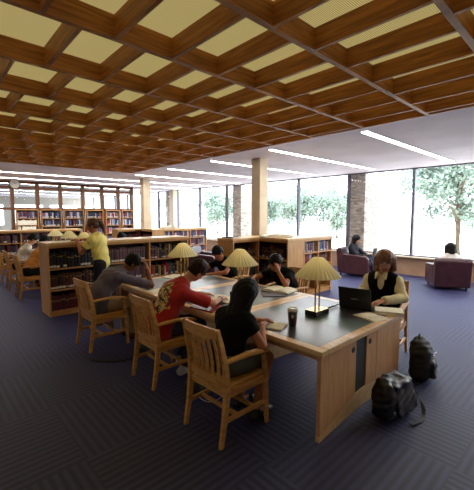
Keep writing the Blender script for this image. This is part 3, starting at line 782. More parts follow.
def person(label, loc, rot, P, skin='skin_tan', hair='hair_black', style='short', shirt='cloth_black', sleeve=.45, pants='cloth_navy',
           legs=1.0, shoe='shoe_dark', res=.008, shirtb=.0, vest=None, glasses=False, watch=False, long_=False, build=1.0, group=None, sh_z=None):
    """P: joints in local metres, +x forward, +y to the person's left. legs = how far down the trousers reach (0 knee .. 1 ankle)"""
    pel, che, nec, hd = [np.array(P[k], float) for k in ('pelvis', 'chest', 'neck', 'head')]
    hf = nrm(P['look']); bl = nrm(P.get('left', (0, 1, 0)))
    hu = nrm(hd - nec); hu = nrm(hu - hf * (hu @ hf)); tilt = P.get('up')
    if tilt is not None: hu = nrm(np.array(tilt, float) - hf * (np.array(tilt, float) @ hf))
    hl = np.cross(hu, hf); HB = [hf, hl, hu]
    sw = .165 * build
    spine = nrm(nec - pel)
    shd = {}; hip = {}
    for s, n_ in ((1, 'L'), (-1, 'R')):
        shd[n_] = np.array(P['sh' + n_], float) if 'sh' + n_ in P else che + bl * s * sw + spine * .045
        hip[n_] = pel + bl * s * .09
    mid = lerp(pel, che, .5) if 'waist' not in P else np.array(P['waist'], float)
    def torso(g):
        return [rc(pel, mid, .112 * build + g, .098 * build + g, .05, bl, 1.42), rc(mid, che, .098 * build + g, .112 * build + g, .05, bl, 1.45),
                rc(che, lerp(che, nec, .55), .108 * build + g, .06 + g, .05, bl, 1.5),
                rc(shd['L'], lerp(che, nec, .75), .052 + g, .05 + g, .05), rc(shd['R'], lerp(che, nec, .75), .052 + g, .05 + g, .05)]
    body = torso(0)
    body += [rc(lerp(che, nec, .6), lerp(nec, hd, .5), .056, .05, .03)]
    H = lambda f, l, u: hd + hf * f + hl * l + hu * u
    body += [el(H(-.008, 0, .022), (.098, .078, .096), HB, .02), el(H(.022, 0, -.045), (.072, .060, .074), HB, .03), rc(H(.055, 0, -.088), H(.06, 0, -.09), .026, .024, .03)]
    body += [el(H(.082, .031, .004), (.014, .019, .012), HB, .010, True), el(H(.082, -.031, .004), (.014, .019, .012), HB, .010, True)]
    body += [rc(H(.086, 0, .006), H(.108, 0, -.028), .009, .014, .012), rc(H(.083, -.022, -.058), H(.083, .022, -.058), .009, .009, .008), rc(H(.080, -.018, -.070), H(.080, .018, -.070), .009, .009, .006),
             rc(H(.084, -.042, .020), H(.086, .042, .020), .008, .008, .012)]
    for s in (1, -1): body += [el(H(.074, s * .031, .004), (.0125, .0135, .0125), HB, .004), el(H(-.005, s * .080, -.012), (.020, .010, .034), HB, .008)]
    arms = {}
    for s, n_ in ((1, 'L'), (-1, 'R')):
        e, w_ = np.array(P['elb' + n_], float), np.array(P['wri' + n_], float); arms[n_] = (shd[n_], e, w_)
        body += [rc(shd[n_], e, .047, .037, .02), rc(e, w_, .037, .026, .015)]
        fd = nrm(P.get('fin' + n_, w_ - e)); pn = nrm(P.get('palm' + n_, (0, 0, -1))); pn = nrm(pn - fd * (pn @ fd)); cu = P.get('curl' + n_, .5)
        side = np.cross(pn, fd) * (1 if n_ == 'R' else -1)       # towards the thumb
        side = -side
        kn = w_ + fd * .085
        body += [rc(w_, kn, .020, .018, .012, side, 1.9)]
        for q, (of, ln) in enumerate(((.030, .070), (.0102, .080), (-.0098, .074), (-.029, .058))):
            b0 = kn + side * of - fd * .012; d1 = nrm(fd + pn * cu * .5 + side * of * 2); d2 = nrm(fd + pn * cu * 1.6)
            b1 = b0 + d1 * ln * .52; b2 = b1 + d2 * ln * .5
            body += [rc(b0, b1, .0092, .0084, .006), rc(b1, b2, .0084, .007, .004)]
        t0 = w_ + fd * .02 + side * .022; t1 = t0 + nrm(side * .8 + fd * .7 + pn * .3) * .042; t2 = t1 + nrm(fd + pn * .5) * .034
        body += [rc(t0, t1, .014, .010, .010), rc(t1, t2, .010, .0085, .005)]
    lg = {}
    for n_ in 'LR':
        kn, an = np.array(P['kne' + n_], float), np.array(P['ank' + n_], float); lg[n_] = (hip[n_], kn, an)
        td = nrm(P.get('toe' + n_, P.get('toe', (1, 0, 0))))
        body += [rc(hip[n_], kn, .082, .054, .03), rc(kn, lerp(kn, an, .35), .054, .052, .02), rc(lerp(kn, an, .35), an, .052, .034, .03), rc(an + np.array((0, 0, -.03)), an + td * .15 + np.array((0, 0, -.045)), .036, .026, .02)]
    fz = [min(lg[n_][2][2] for n_ in 'LR')]
    def face_mat(C):
        q = C - hd; f, l, u = q @ hf, q @ hl, q @ hu; m_ = np.zeros(len(C))
        m_[(f > .07) & (np.abs(l) < .026) & (u < -.052) & (u > -.077)] = 1
        for s in (1, -1):
            r_ = np.hypot(l - s * .031, (u - .004) * 1.25); m_[(f > .06) & (r_ < .0125)] = 2; m_[(f > .06) & (r_ < .0068)] = 3
            m_[(f > .05) & (np.abs(l - s * .033) < .018) & (np.abs(u - .024) < .005)] = 4
        return m_
    root = sdf_obj('person', body, res, [skin, 'lip', 'eye_white', 'iris', 'brow'], None, face_mat)
    root.location = loc; root.rotation_euler = (0, 0, rot); tag(root, label, 'person', group)
    hn = lambda X, Y, Z: .0035 * np.sin(X * 90 + 7 * np.sin(Z * 9)) * np.sin(Y * 110 + 5 * np.sin(Z * 11))
    # hair
    hp = [el(H(-.018, 0, .034), (.106, .090, .100), HB, .02)]
    if style == 'short': hp += [el(H(-.035, 0, -.01), (.085, .086, .085), HB, .02), el(H(.095, 0, -.045), (.10, .075, .085), HB, .01, True), el(H(.02, 0, -.12), (.13, .12, .075), HB, .01, True)]
    elif style == 'bob':
        for s in (1, -1): hp += [rc(H(-.01, s * .078, .04), H(.0, s * .094, -.10), .044, .040, .03)]
        hp += [el(H(-.01, 0, .045), (.108, .098, .10), HB, .02), rc(H(-.05, 0, .02), H(-.05, 0, -.11), .085, .07, .04, hl, 1.2), el(H(.10, 0, -.052), (.095, .062, .088), HB, .008, True)]
    elif style == 'long':
        dn = np.array(P.get('hairdir', (-.25, 0, -1)), float)
        a = H(-.05, 0, -.01); b2 = a + nrm(dn) * .22; b3 = b2 + nrm(dn) * .17
        hp += [rc(a, b2, .084, .078, .05, hl, 1.3), rc(b2, b3, .078, .035, .05, hl, 1.5), el(H(.105, 0, -.045), (.09, .058, .09), HB, .01, True)]
    elif style == 'pony':
        hp += [el(H(-.03, 0, .0), (.09, .086, .09), HB, .02), rc(H(-.10, 0, .03), H(-.135, 0, .01), .030, .034, .02), rc(H(-.135, 0, .01), H(-.15, 0, -.09), .036, .036, .02), rc(H(-.15, 0, -.09), H(-.135, 0, -.19), .034, .012, .02),
               el(H(.095, 0, -.045), (.10, .072, .085), HB, .01, True), el(H(.02, 0, -.125), (.13, .12, .07), HB, .01, True)]
    sdf_obj('hair', hp, max(res * .9, .007), hair, root, None, hn)
    g = .016
    cn = lambda X, Y, Z: .004 * np.sin(Z * 34 + 4 * np.sin(X * 16 + Y * 9)) * np.cos(Y * 21 + Z * 8)
    # shirt
    sp_ = torso(g)
    if long_: sp_ += [rc(lerp(pel, mid, .2), pel + np.array((0.01, 0, -.035)), .125 * build, .13 * build, .04, bl, 1.38)]
    for n_ in 'LR':
        a, e, w_ = arms[n_]
        if sleeve <= 1:
            c = lerp(a, e, sleeve); sp_ += [rc(a, lerp(a, e, min(sleeve + .12, 1)), .050 + g, .046 + g * 1.2, .03, clip=(c, e - a))]
        else:
            q = lerp(e, w_, sleeve - 1); sp_ += [rc(a, e, .047 + g, .041 + g, .03), rc(e, lerp(e, w_, min(1, sleeve - 1 + .08)), .041 + g, .030 + g, .015, clip=(q, w_ - e))]
    sp_ += [el(lerp(nec, hd, .18) + nrm(hf + np.array((0, 0, .6))) * .03, (.068, .072, .06), None, .01, True)]
    so2 = sdf_obj('shirt', sp_, max(res, .009), shirt, root, None, cn)
    if long_: pass
    if vest:
        vp = torso(g + .009)
        hfh = nrm(np.array((hf[0], hf[1], 0)))
        vp += [el(lerp(che, nec, .75) + np.array((1, 0, 0)) * .13, (.11, .045, .17), None, .008, True), el(nec + np.array((0, 0, .04)), (.09, .085, .09), None, .01, True)]
        for n_ in 'LR': vp += [el(shd[n_] + bl * (1 if n_ == 'L' else -1) * .05, (.12, .06, .12), None, .01, True)]
        vo_ = sdf_obj('vest', vp, max(res, .008), vest, root, None, cn)
        for s in (1, -1):
            c = lerp(che, nec, .9) + np.array((.075, s * .045, .01)); sdf_obj('collar', [rc(c, c + np.array((.04, s * .012, -.06)), .02, .008, .01, (0, 1, 0), 1.3)], .005, shirt, so2)
    # trousers
    tp = [rc(pel, lerp(pel, mid, .35), .118 * build + g * .6, .104 * build + g * .6, .05, bl, 1.42)]
    for n_ in 'LR':
        h_, k_, a_ = lg[n_]; tp += [rc(h_, k_ if legs >= 0 else lerp(h_, k_, 1 + legs), .086 + g * .7, .060 + g * .7, .03, clip=None if legs >= 0 else (lerp(h_, k_, .95 + legs), k_ - h_))]
        if legs > 0: tp += [rc(k_, lerp(k_, a_, legs), .058 + g * .7, .050 + g * .5, .02, clip=(lerp(k_, a_, legs * .97), a_ - k_))]
    sdf_obj('trousers' if legs > 0 else 'shorts', tp, max(res, .009), pants, root, None, cn)
    for n_ in 'LR':
        td = nrm(P.get('toe' + n_, P.get('toe', (1, 0, 0)))); a_ = lg[n_][2]; z = np.array((0, 0, 1.))
        fl = a_[2] - .085
        heel = a_ - td * .03; heel[2] = fl + .040; ball = a_ + td * .13; ball[2] = fl + .034; tip = a_ + td * .19; tip[2] = fl + .030
        lt = np.cross(z, td)
        sdf_obj('shoe', [rc(heel, ball, .040, .034, .02, lt, 1.15, clip=None), rc(ball, tip, .034, .026, .02, lt, 1.3), rc(a_ + np.array((0, 0, -.01)), heel, .042, .04, .02)] , max(res, .008), shoe, root)
    if glasses:
        gb = MB()
        for s in (1, -1):
            c = H(.098, s * .031, .003); pts = [c + hl * .020 * math.cos(2 * PI * j / 14) + hu * .014 * math.sin(2 * PI * j / 14) for j in range(14)]
            gb.sweep(pts, .003, .003, up=tuple(hf), n=6, closed=True); gb.tube([H(.096, s * .05, .004), H(.0, s * .083, .006)], .0015, 6)
        gb.tube([H(.1, -.012, .006), H(.1, .012, .006)], .0015, 6); gb.build('glasses', 'chrome', root)
    if watch:
        a, e, w_ = arms['R']; c = lerp(e, w_, .93); d = nrm(w_ - e); u = nrm(np.cross(d, (0, 0, 1))); v_ = np.cross(u, d)
        MB().sweep([c + u * .031 * math.cos(2 * PI * j / 16) + v_ * .031 * math.sin(2 * PI * j / 16) for j in range(16)], .006, .02, up=tuple(d), n=4, closed=True).build('watch', 'black_plastic', root)
    return root

# finish the printed shirt material: print sits on the upper back (object x < chest)
N, L, nt, b = PRINT
tc = N('ShaderNodeTexCoord'); mp = N('ShaderNodeMapping'); mp.vector_type = 'TEXTURE'
mp.inputs['Location'].default_value = (-.06, -.055, .91); mp.inputs['Scale'].default_value = (.20, .13, .22); mp.inputs['Rotation'].default_value = (-.25, 0, 0)
ln_ = N('ShaderNodeVectorMath'); ln_.operation = 'LENGTH'
nz = N('ShaderNodeTexNoise'); nz.inputs['Scale'].default_value = 17; nz.inputs['Detail'].default_value = 3
L(tc.outputs['Object'], mp.inputs[0]); L(mp.outputs[0], ln_.inputs[0]); L(tc.outputs['Object'], nz.inputs['Vector'])
ad = N('ShaderNodeMath'); ad.operation = 'MULTIPLY_ADD'; L(nz.outputs['Fac'], ad.inputs[0]); ad.inputs[1].default_value = 1.1; L(ln_.outputs['Value'], ad.inputs[2])
lt_ = N('ShaderNodeMath'); lt_.operation = 'LESS_THAN'; L(ad.outputs[0], lt_.inputs[0]); lt_.inputs[1].default_value = 1.42
r = N('ShaderNodeValToRGB'); r.color_ramp.interpolation = 'CONSTANT'; e = r.color_ramp.elements
nz2 = N('ShaderNodeTexNoise'); nz2.inputs['Scale'].default_value = 26; nz2.inputs['Detail'].default_value = 2; L(tc.outputs['Object'], nz2.inputs['Vector'])
for _ in range(3): e.new(.5)
for i, (p_, c_) in enumerate(((0, (34, 26, 24)), (.42, (84, 60, 44)), (.48, (222, 184, 92)), (.56, (200, 190, 168)), (.64, (120, 30, 26)))):
    e[i].position = p_; e[i].color = lin(c_)
L(nz2.outputs['Fac'], r.inputs[0])
mx = N('ShaderNodeMix'); mx.data_type = 'RGBA'; L(lt_.outputs[0], mx.inputs[0]); mx.inputs[6].default_value = lin((172, 22, 22)); L(r.outputs[0], mx.inputs[7])
L(mx.outputs[2], b.inputs['Base Color'])

SIT = dict(kneL=(.40, .11, .50), kneR=(.40, -.11, .50), ankL=(.38, .12, .087), ankR=(.38, -.12, .087))
def sit(**k): d = dict(SIT); d.update(k); return d
# ------------------------------------------------------------------ people
def TL(loc, rot):
    c, s_ = math.cos(-rot), math.sin(-rot)
    return lambda x, y, z: ((x - loc[0]) * c - (y - loc[1]) * s_, (x - loc[0]) * s_ + (y - loc[1]) * c, z - loc[2])
# girl with long black hair
lc = (1.84, 2.10, 0); q = TL(lc, .0)
person('girl with long straight black hair, black tee, back to the viewer', lc, 0,
       sit(pelvis=(-.04, 0, .555), chest=(.06, -.01, .85), neck=(.13, -.02, .985), head=(.195, -.035, 1.095), look=(.85, .15, -.5), hairdir=(-.36, 0, -1),
           elbR=(.17, -.25, .69), wriR=(.36, -.06, .775), elbL=(.26, .25, .77), wriL=(.46, .06, .775), finR=(.8, .4, 0), finL=(.8, -.5, 0), kneR=(.37, -.12, .50), ankR=(.20, -.14, .087), ankL=(.24, .10, .087)),
       skin='skin_tan', style='long', shirt='cloth_black', sleeve=.42, pants='cloth_olive', legs=-.12, shoe='shoe_dark', res=.008, build=.88)
# red shirt
lc = (1.91, 3.22, 0); q = TL(lc, 0)
person('man in red shirt with printed back, dark hair, writing head down', lc, 0,
       sit(pelvis=(-.08, 0, .56), chest=(.09, -.05, .90), neck=(.20, -.12, 1.06), head=(.315, -.185, 1.155), look=(.75, .1, -.75), left=(.12, .99, 0),
           elbR=q(2.30, 2.86, .80), wriR=q(2.54, 3.02, .785), finR=(.9, .35, -.05), elbL=q(2.30, 3.55, .80), wriL=q(2.54, 3.36, .785), finL=(.9, -.5, 0), ankR=(.14, -.13, .087), ankL=(.30, .13, .087)),
       skin='skin_light', hair='hair_dark', style='short', shirt='cloth_red_print', sleeve=.86, pants='cloth_denim', shoe='shoe_white', res=.008, build=1.06, watch=True, long_=True)
# grey shirt
lc = (1.78, 4.62, 0); q = TL(lc, 0)
person('hunched man in grey shirt and khakis propping his forehead on one hand', lc, 0,
       sit(pelvis=(-.06, 0, .56), chest=(.13, -.03, .90), neck=(.28, -.08, 1.02), head=(.39, -.14, 1.10), look=(.7, -.1, -.7), left=(.1, .99, 0), waist=(-.02, 0, .74),
           elbR=q(2.33, 4.26, .785), wriR=q(2.33, 4.36, .99), finR=(-.2, .1, .95), palmR=(-.6, .6, .2), elbL=q(2.28, 4.92, .79), wriL=q(2.45, 4.72, .785), finL=(.8, -.5, 0)),
       skin='skin_brown', hair='hair_black', style='short', shirt='cloth_grey', long_=True, sleeve=.95, pants='cloth_khaki', shoe='shoe_brown', res=.009, build=1.08)
# laptop woman
lc = (4.20, 1.83, 0); rt = PI + .20; q = TL(lc, rt)
person('woman with auburn bob, glasses, black vest over cream shirt, typing', lc, rt,
       sit(pelvis=(-.04, 0, .56), chest=(.05, 0, .92), neck=(.09, 0, 1.07), head=(.145, .03, 1.215), look=(.93, .22, -.36), up=(.25, 0, 1),
           elbR=(.15, -.22, .81), wriR=q(3.70, 1.90, .80), finR=(.9, .1, -.05), elbL=(.17, .25, .80), wriL=q(3.72, 1.66, .80), finL=(.9, -.25, -.05)),
       skin='skin_light', hair='hair_auburn', style='bob', shirt='cloth_cream', sleeve=1.85, vest='cloth_black', pants='cloth_navy', res=.007, build=.98, glasses=True)
# resting man
lc = (4.08, 3.28, 0); rt = PI; q = TL(lc, rt)
person('man in black tee across the table leaning his head on his hand', lc, rt,
       sit(pelvis=(-.06, 0, .56), chest=(.10, 0, .86), neck=(.21, .0, .97), head=(.30, .03, 1.07), look=(.8, 0, -.62), waist=(-.02, 0, .72),
           elbL=q(3.70, 2.98, .785), wriL=q(3.70, 3.12, .96), finL=(.0, -.25, .95), palmL=(.1, -.9, .1), elbR=q(3.74, 3.62, .80), wriR=q(3.50, 3.50, .785), finR=(.9, .3, 0)),
       skin='skin_tan', hair='hair_black', style='short', shirt='cloth_black', sleeve=.6, pants='cloth_navy', res=.009)
lc = (4.10, 4.60, 0); rt = PI; q = TL(lc, rt)
person('dark-haired man in dark tee writing at the far end of the table', lc, rt,
       sit(pelvis=(-.06, 0, .56), chest=(.10, 0, .87), neck=(.20, .0, 1.0), head=(.29, 0, 1.10), look=(.75, .1, -.65),
           elbL=q(3.74, 4.30, .80), wriL=q(3.50, 4.42, .785), finL=(.9, -.3, 0), elbR=q(3.74, 4.92, .80), wriR=q(3.50, 4.76, .785), finR=(.9, .3, 0)),
       skin='skin_tan', hair='hair_black', style='short', shirt='cloth_black', sleeve=.6, pants='cloth_navy', res=.009)
# standing woman
lc = (2.30, 5.98, 0); rt = 2.15; q = TL(lc, rt)
person('standing woman in yellow polo with brown ponytail, leaning on the long bookcase', lc, rt,
       dict(pelvis=(-.03, 0, .93), chest=(.05, 0, 1.29), neck=(.09, 0, 1.44), head=(.135, .0, 1.575), look=(.85, .35, -.35), up=(.2, 0, 1),
            kneL=(.0, .10, .50), kneR=(.03, -.09, .50), ankL=(-.06, .11, .087), ankR=(-.0, -.11, .087),
            elbL=(.22, .22, 1.12), wriL=q(2.06, 6.44, 1.315), finL=(.95, -.2, .0), elbR=(.26, -.20, 1.12), wriR=q(2.22, 6.46, 1.315), finR=(.95, .2, .0)),
       skin='skin_tan', hair='hair_brown', style='pony', shirt='cloth_yellow', sleeve=.6, pants='cloth_navy', res=.008, build=.93)
# rear tables
for (x, y, r_, lb, sh, sk, hp) in ((1.72, 8.42, 0, 'person in orange shirt bent over the rear table, dark hair', 'cloth_orange', 'skin_brown', (.34, .14)),
                                   (1.72, 9.52, 0, 'person in white tee seated at the rear table, head bowed', 'cloth_white', 'skin_light', (.30, 0)),
                                   (4.08, 8.6, PI, 'person behind the long bookcase, only dark hair showing', 'cloth_navy', 'skin_tan', (.22, 0))):
    lc = (x, y, 0)
    person(lb, lc, r_, sit(pelvis=(-.06, 0, .56), chest=(hp[0] - .18, hp[1] * .3, .88), neck=(hp[0] - .08, hp[1] * .6, 1.05), head=(hp[0], hp[1], 1.17), look=(.75, 0, -.65),
           elbL=(.38, .26, .80), wriL=(.60, .10, .785), elbR=(.38, -.26, .80), wriR=(.60, -.10, .785), finL=(.9, -.4, 0), finR=(.9, .4, 0)),
           skin=sk, style='short', shirt=sh, sleeve=.6, pants='cloth_navy', res=.012)

# ------------------------------------------------------------------ lounge chairs and their sitters
def armchair(label, x, y, rot):
    t = thing('lounge_chair', label, 'armchair', (x, y, 0), rot, 'maroon leather lounge chairs')
    MB().box(-.28, .40, -.26, .26, .10, .28).build('base', 'leather_maroon', t, bevel=.02)
    MB().box(-.26, .42, -.255, .255, .285, .43).build('seat_cushion', 'leather_maroon', t, bevel=.04, segs=3)
    for s in (-1, 1):
        pr = [(-.34, .08), (.40, .08), (.42, .12), (.42, .52), (.40, .57), (.34, .60), (-.30, .64), (-.34, .62)]
        MB().prism(pr, s * .27 if s < 0 else .27, s * .27 - .15 if s < 0 else .42, 'y').build('arm', 'leather_maroon', t, bevel=.03, segs=3)
    pr = [(-.46, .08), (-.29, .08), (-.29, .45), (-.36, .78), (-.42, .82), (-.48, .80), (-.52, .74)]
    MB().prism(pr, -.41, .41, 'y').build('backrest', 'leather_maroon', t, bevel=.03, segs=3)
    for sx, sy in ((-.38, -.34), (-.38, .34), (.34, -.34), (.34, .34)):
        MB().lathe([(.02, 0), (.028, .08)], (sx, sy, 0), 10).build('leg', 'black_satin', t)
    return t
armchair('maroon leather armchair seen from behind, facing the right-hand windows', 9.36, 2.56, .55).scale = (.93, .93, .93)
armchair('maroon leather armchair seen from its side, with the laptop user sitting in it', 9.38, 4.86, -PI / 2 + .1)
armchair('empty dark leather armchair behind the writing man, by the far bookcases', 6.2, 8.0, -PI / 2 + .5)
lc = (9.36, 2.54, -.14)
person('person with dark bushy hair in white shirt, in armchair facing the windows', lc, .55,
       dict(pelvis=(-.12, 0, .54), chest=(-.16, 0, .86), neck=(-.15, 0, 1.0), head=(-.10, 0, 1.10), look=(.9, 0, -.4), shL=(-.16, .18, .86), shR=(-.16, -.18, .86),
            kneL=(.38, .11, .60), kneR=(.38, -.11, .60), ankL=(.50, .14, .21), ankR=(.50, -.10, .21), elbL=(.08, .30, .66), wriL=(.25, .12, .70), elbR=(.08, -.30, .66), wriR=(.25, -.12, .70)),
       skin='skin_brown', hair='hair_black', style='bob', shirt='cloth_white', sleeve=1.8, pants='cloth_navy', res=.012)
lc = (9.38, 4.90, -.09); rt = -PI / 2 + .1
person('dark-haired person in dark top sitting sideways in an armchair with a laptop', lc, rt,
       dict(pelvis=(-.12, 0, .54), chest=(-.13, 0, .88), neck=(-.10, 0, 1.02), head=(-.04, 0, 1.13), look=(.95, 0, -.25),
            kneL=(.38, .11, .60), kneR=(.38, -.11, .60), ankL=(.60, .10, .21), ankR=(.58, -.10, .21), elbL=(.06, .26, .70), wriL=(.26, .10, .68), elbR=(.06, -.26, .70), wriR=(.26, -.10, .68)),
       skin='skin_light', hair='hair_black', style='bob', shirt='cloth_navy', sleeve=1.8, pants='cloth_denim', res=.012)

# ------------------------------------------------------------------ laptops, books, cup, papers
def laptop(label, x, y, z, rot, open_=1.85, s=1.0, scr='screen_blue'):
    """keyboard extends towards local -x (the user), lid hinged at +x"""
    t = thing('laptop', label, 'laptop', (x, y, z), rot)
    ba = MB().box(-.25 * s, 0, -.17 * s, .17 * s, 0, .022).build('base', 'black_plastic', t, bevel=.003)
    kb = MB()
    for i in range(5):
        for j in range(12): kb.box(-.11 * s - i * .018 * s + .06, -.095 * s - i * .018 * s + .06, (-.14 + j * .0235) * s, (-.12 + j * .0235) * s, .022, .025)
    kb.build('keyboard', 'black_satin', ba)
    M = Matrix.Translation((0, 0, .02)) @ Matrix.Rotation(open_ - PI / 2, 4, 'Y')
    li = MB().box(0, .012, -.17 * s, .17 * s, 0, .235 * s, 0, M).build('lid', 'black_satin', t, bevel=.003)
    MB().box(-.0015, 0, -.155 * s, .155 * s, .015, .22 * s, 0, M).build('screen', scr, li)
    MB().box(.012, .0135, -.035 * s, .035 * s, .10 * s, .115 * s, 0, M).build('badge', 'chrome', li)
    MB().sweep([(0, -.10 * s, .02), (0, .10 * s, .02)], .014, .014, n=8).build('hinge', 'black_satin', t)
    return t
laptop('open black laptop in front of the woman in the vest', 3.43, 1.80, .7405, PI + .22, 1.82)
laptop('small open laptop on the lap of the armchair sitter', 9.40, 4.42, .615, -PI / 2 + .1, 1.8, .85)
def book_flat(label, x, y, z, rot, w_=.2, l_=.28, h=.03, cov='cover_tan', loose=False, group=None, cat='book', nm='closed_book'):
    t = thing(nm, label, cat, (x, y, z), rot, group)
    MB().box(-w_ / 2 + .004, w_ / 2 - .006, -l_ / 2 + .005, l_ / 2 - .005, .003, h - .003).build('pages', 'paper', t)
    MB().box(-w_ / 2, w_ / 2, -l_ / 2, l_ / 2, 0, .003).box(-w_ / 2, w_ / 2, -l_ / 2, l_ / 2, h - .003, h).box(-w_ / 2 - .003, -w_ / 2 + .003, -l_ / 2, l_ / 2, 0, h).build('cover', cov, t)
    return t
def open_book(label, x, y, z, rot, w_=.2, l_=.27, h=.03, cov='cover_tan', nm='open_book', cat='book'):
    t = thing(nm, label, cat, (x, y, z), rot)
    for s in (-1, 1):
        pr = [(0, .004), (s * w_, .004), (s * w_, h * .45), (s * w_ * .8, h * .8), (s * w_ * .45, h), (s * w_ * .15, h * .9), (0, h * .55)]
        MB().prism(pr, -l_ / 2, l_ / 2, 'y').build('pages', 'paper', t)
    MB().box(-w_ - .008, w_ + .008, -l_ / 2 - .006, l_ / 2 + .006, 0, .0035).build('cover', cov, t)
    return t
def sheet(label, x, y, z, rot, w_=.21, l_=.29, mat='paper', group=None, nm='paper_sheet', h=.002):
    o = MB().box(-w_ / 2, w_ / 2, -l_ / 2, l_ / 2, 0, h).build(nm, mat, None, loc=(x, y, z), rot=rot); return tag(o, label, 'paper', group)
TZ = .7405
book_flat('thick book on the table corner beside the typing woman', 3.56, 1.49, TZ, .5, .2, .27, .035, 'paper')
open_book('open booklet lying on the table border next to the thick book', 3.28, 1.55, TZ, 1.3, .13, .2, .012, 'paper', 'booklet', 'booklet')
sheet('pale notepad beside the girl with black hair', 2.34, 2.06, TZ, .35, .19, .27, 'paper', nm='notepad', h=.012)
book_flat('closed red folder under the forearm of the man in red', 2.30, 2.93, TZ, .15, .26, .34, .014, 'cover_red', nm='folder', cat='folder')
open_book('open white book under the hands of the man in red', 2.66, 3.14, TZ, PI / 2 + .2, .19, .26, .018, 'cover_tan')
sheet('white paper on the black inlay behind the red-shirted man, beyond his book', 2.62, 3.55, TZ, .3)
open_book('open thick book in front of the man resting his head', 3.52, 2.95, TZ, PI / 2 + .2, .2, .28, .04, 'black_satin')
sheet('loose paper sheet under the writing hand of the resting man', 3.42, 3.50, TZ, .1)
book_flat('flat grey magazine lying near the resting man, before his open book', 3.28, 2.86, TZ, .9, .22, .28, .008, 'cloth_grey', nm='magazine', cat='magazine')
sheet('white paper on the table beneath the grey-shirted man', 2.33, 4.02, TZ, .2, .25, .34)
sheet('white paper under the hands of the writing man at the far end', 3.36, 4.60, TZ, .1)
open_book('open book on the far module left of the writing man', 3.05, 4.8, TZ, .2, .16, .24, .02)
# spectacles on the grey man's paper
t = thing('eyeglasses', 'dark folded glasses lying on the paper beside the grey-shirted man', 'glasses', (2.30, 3.93, TZ + .003), .4)
g_ = MB()
for s in (-1, 1):
    g_.sweep([(s * .034 + .026 * math.cos(2 * PI * j / 14), 0, .02 + .02 * math.sin(2 * PI * j / 14)) for j in range(14)], .004, .004, up=(0, 1, 0), n=6, closed=True)
    g_.tube([(s * .06, 0, .022), (s * .055, -.12, .004)], .002, 6)
g_.tube([(-.01, 0, .024), (.01, 0, .024)], .002, 6); g_.build('frame', 'black_plastic', t)
# coffee cup
t = thing('coffee_cup', 'dark paper coffee cup with white lid on the black tabletop', 'cup', (2.50, 1.93, TZ))
MB().lathe([(.034, 0), (.035, .004), (.048, .140)], n=28).build('body', 'cup_brown', t)
MB().lathe([(.0505, .138), (.0505, .147), (.046, .151), (.044, .164), (.040, .166), (.039, .162), (.006, .162)], n=28).build('lid', 'white_plastic', t)
lg_ = MB()
for a in [(-2.5 + .12 * i) for i in range(5)]:
    pass
vs = []; fs = []
for i in range(7):
    a = -2.75 + .09 * i; hh = .018 * math.sin(PI * (i + .01) / 6.02) + .003
    for z in (.095 - hh, .095 + hh):
        r_ = .035 + .013 * z / .14 + .0012; vs.append((r_ * math.cos(a), r_ * math.sin(a), z))
for i in range(6): fs.append((2 * i, 2 * i + 2, 2 * i + 3, 2 * i + 1))
lg_.add(vs, fs).build('logo_patch', 'label_white', t)
# cables by the laptop
rng = random.Random(3)
for i, (cm, lb) in enumerate((('black_plastic', 'tangled black cable between the nearest lamp and the laptop'), ('black_satin', 'dark adapter lead looping behind the laptop lid'), ('chrome', 'pale cable snaking over the tabletop to the laptop'))):
    P = [Vector((3.12 + .05 * i, 2.02 - .02 * i, TZ + .008 + .007 * i))]
    for j in range(9): P.append(P[-1] + V(rng.uniform(-.04, .10), rng.uniform(-.08, .06), 0))
    for p in P: p.x = min(max(p.x, 3.12), 3.6); p.y = min(max(p.y, 2.0), 2.3)
    Q = []
    for j in range(len(P) - 1):
        for k in range(4):
            t_ = k / 4; a = P[max(j - 1, 0)]; b2 = P[j]; c = P[j + 1]; d = P[min(j + 2, len(P) - 1)]
            Q.append(.5 * ((2 * b2) + (c - a) * t_ + (2 * a - 5 * b2 + 4 * c - d) * t_ * t_ + (3 * b2 - a - 3 * c + d) * t_ ** 3))
    tag(MB().tube(Q, .004, 6).build('cable', cm), lb, 'cable')
# things on bookcase tops
BZ = 1.2805
open_book('open magazine the standing woman reads on top of the long bookcase', 2.02, 6.66, BZ, .3, .22, .3, .012, 'paper', 'open_magazine', 'magazine')
sheet('paper sheet left of the magazine on the long bookcase top', 1.78, 6.62, BZ, .1)
open_book('large open atlas on the sideways bookcase near the tall column', 5.66, 4.85, BZ, -.5, .30, .42, .075, 'cover_tan')
book_flat('thin dark book lying on the bookcase behind the middle lamp', 4.80, 5.35, BZ, .1, .22, .3, .022, 'cloth_grey')
open_book('open book on top of the far three-bay bookcase', 6.42, 10.45, BZ, -.3, .24, .34, .09, 'cover_tan')
# wall clock
t = thing('wall_clock', 'round white clock with black rim on the partition', 'clock', (2.86, YP - .03, 2.97))
def disc(r_, n=32): return [(r_ * math.cos(2 * PI * j / n), r_ * math.sin(2 * PI * j / n)) for j in range(n)]
MB().prism(disc(.2), -.03, .029, 'y').build('rim', 'black_plastic', t)
MB().prism(disc(.172), -.034, -.03, 'y').build('face', 'white_plastic', t)
hm = MB().sweep([(0, -.036, 0), (.07, -.036, .05)], .012, .003, up=(0, 1, 0)).sweep([(0, -.038, 0), (-.03, -.038, .12)], .009, .003, up=(0, 1, 0))
hm.build('hands', 'black_plastic', t)
tk = MB()
for j in range(12):
    a = PI * j / 6; tk.sweep([(.138 * math.cos(a), -.0355, .138 * math.sin(a)), (.16 * math.cos(a), -.0355, .16 * math.sin(a))], .012, .002, up=(0, 1, 0))
tk.build('hour_marks', 'black_plastic', t)

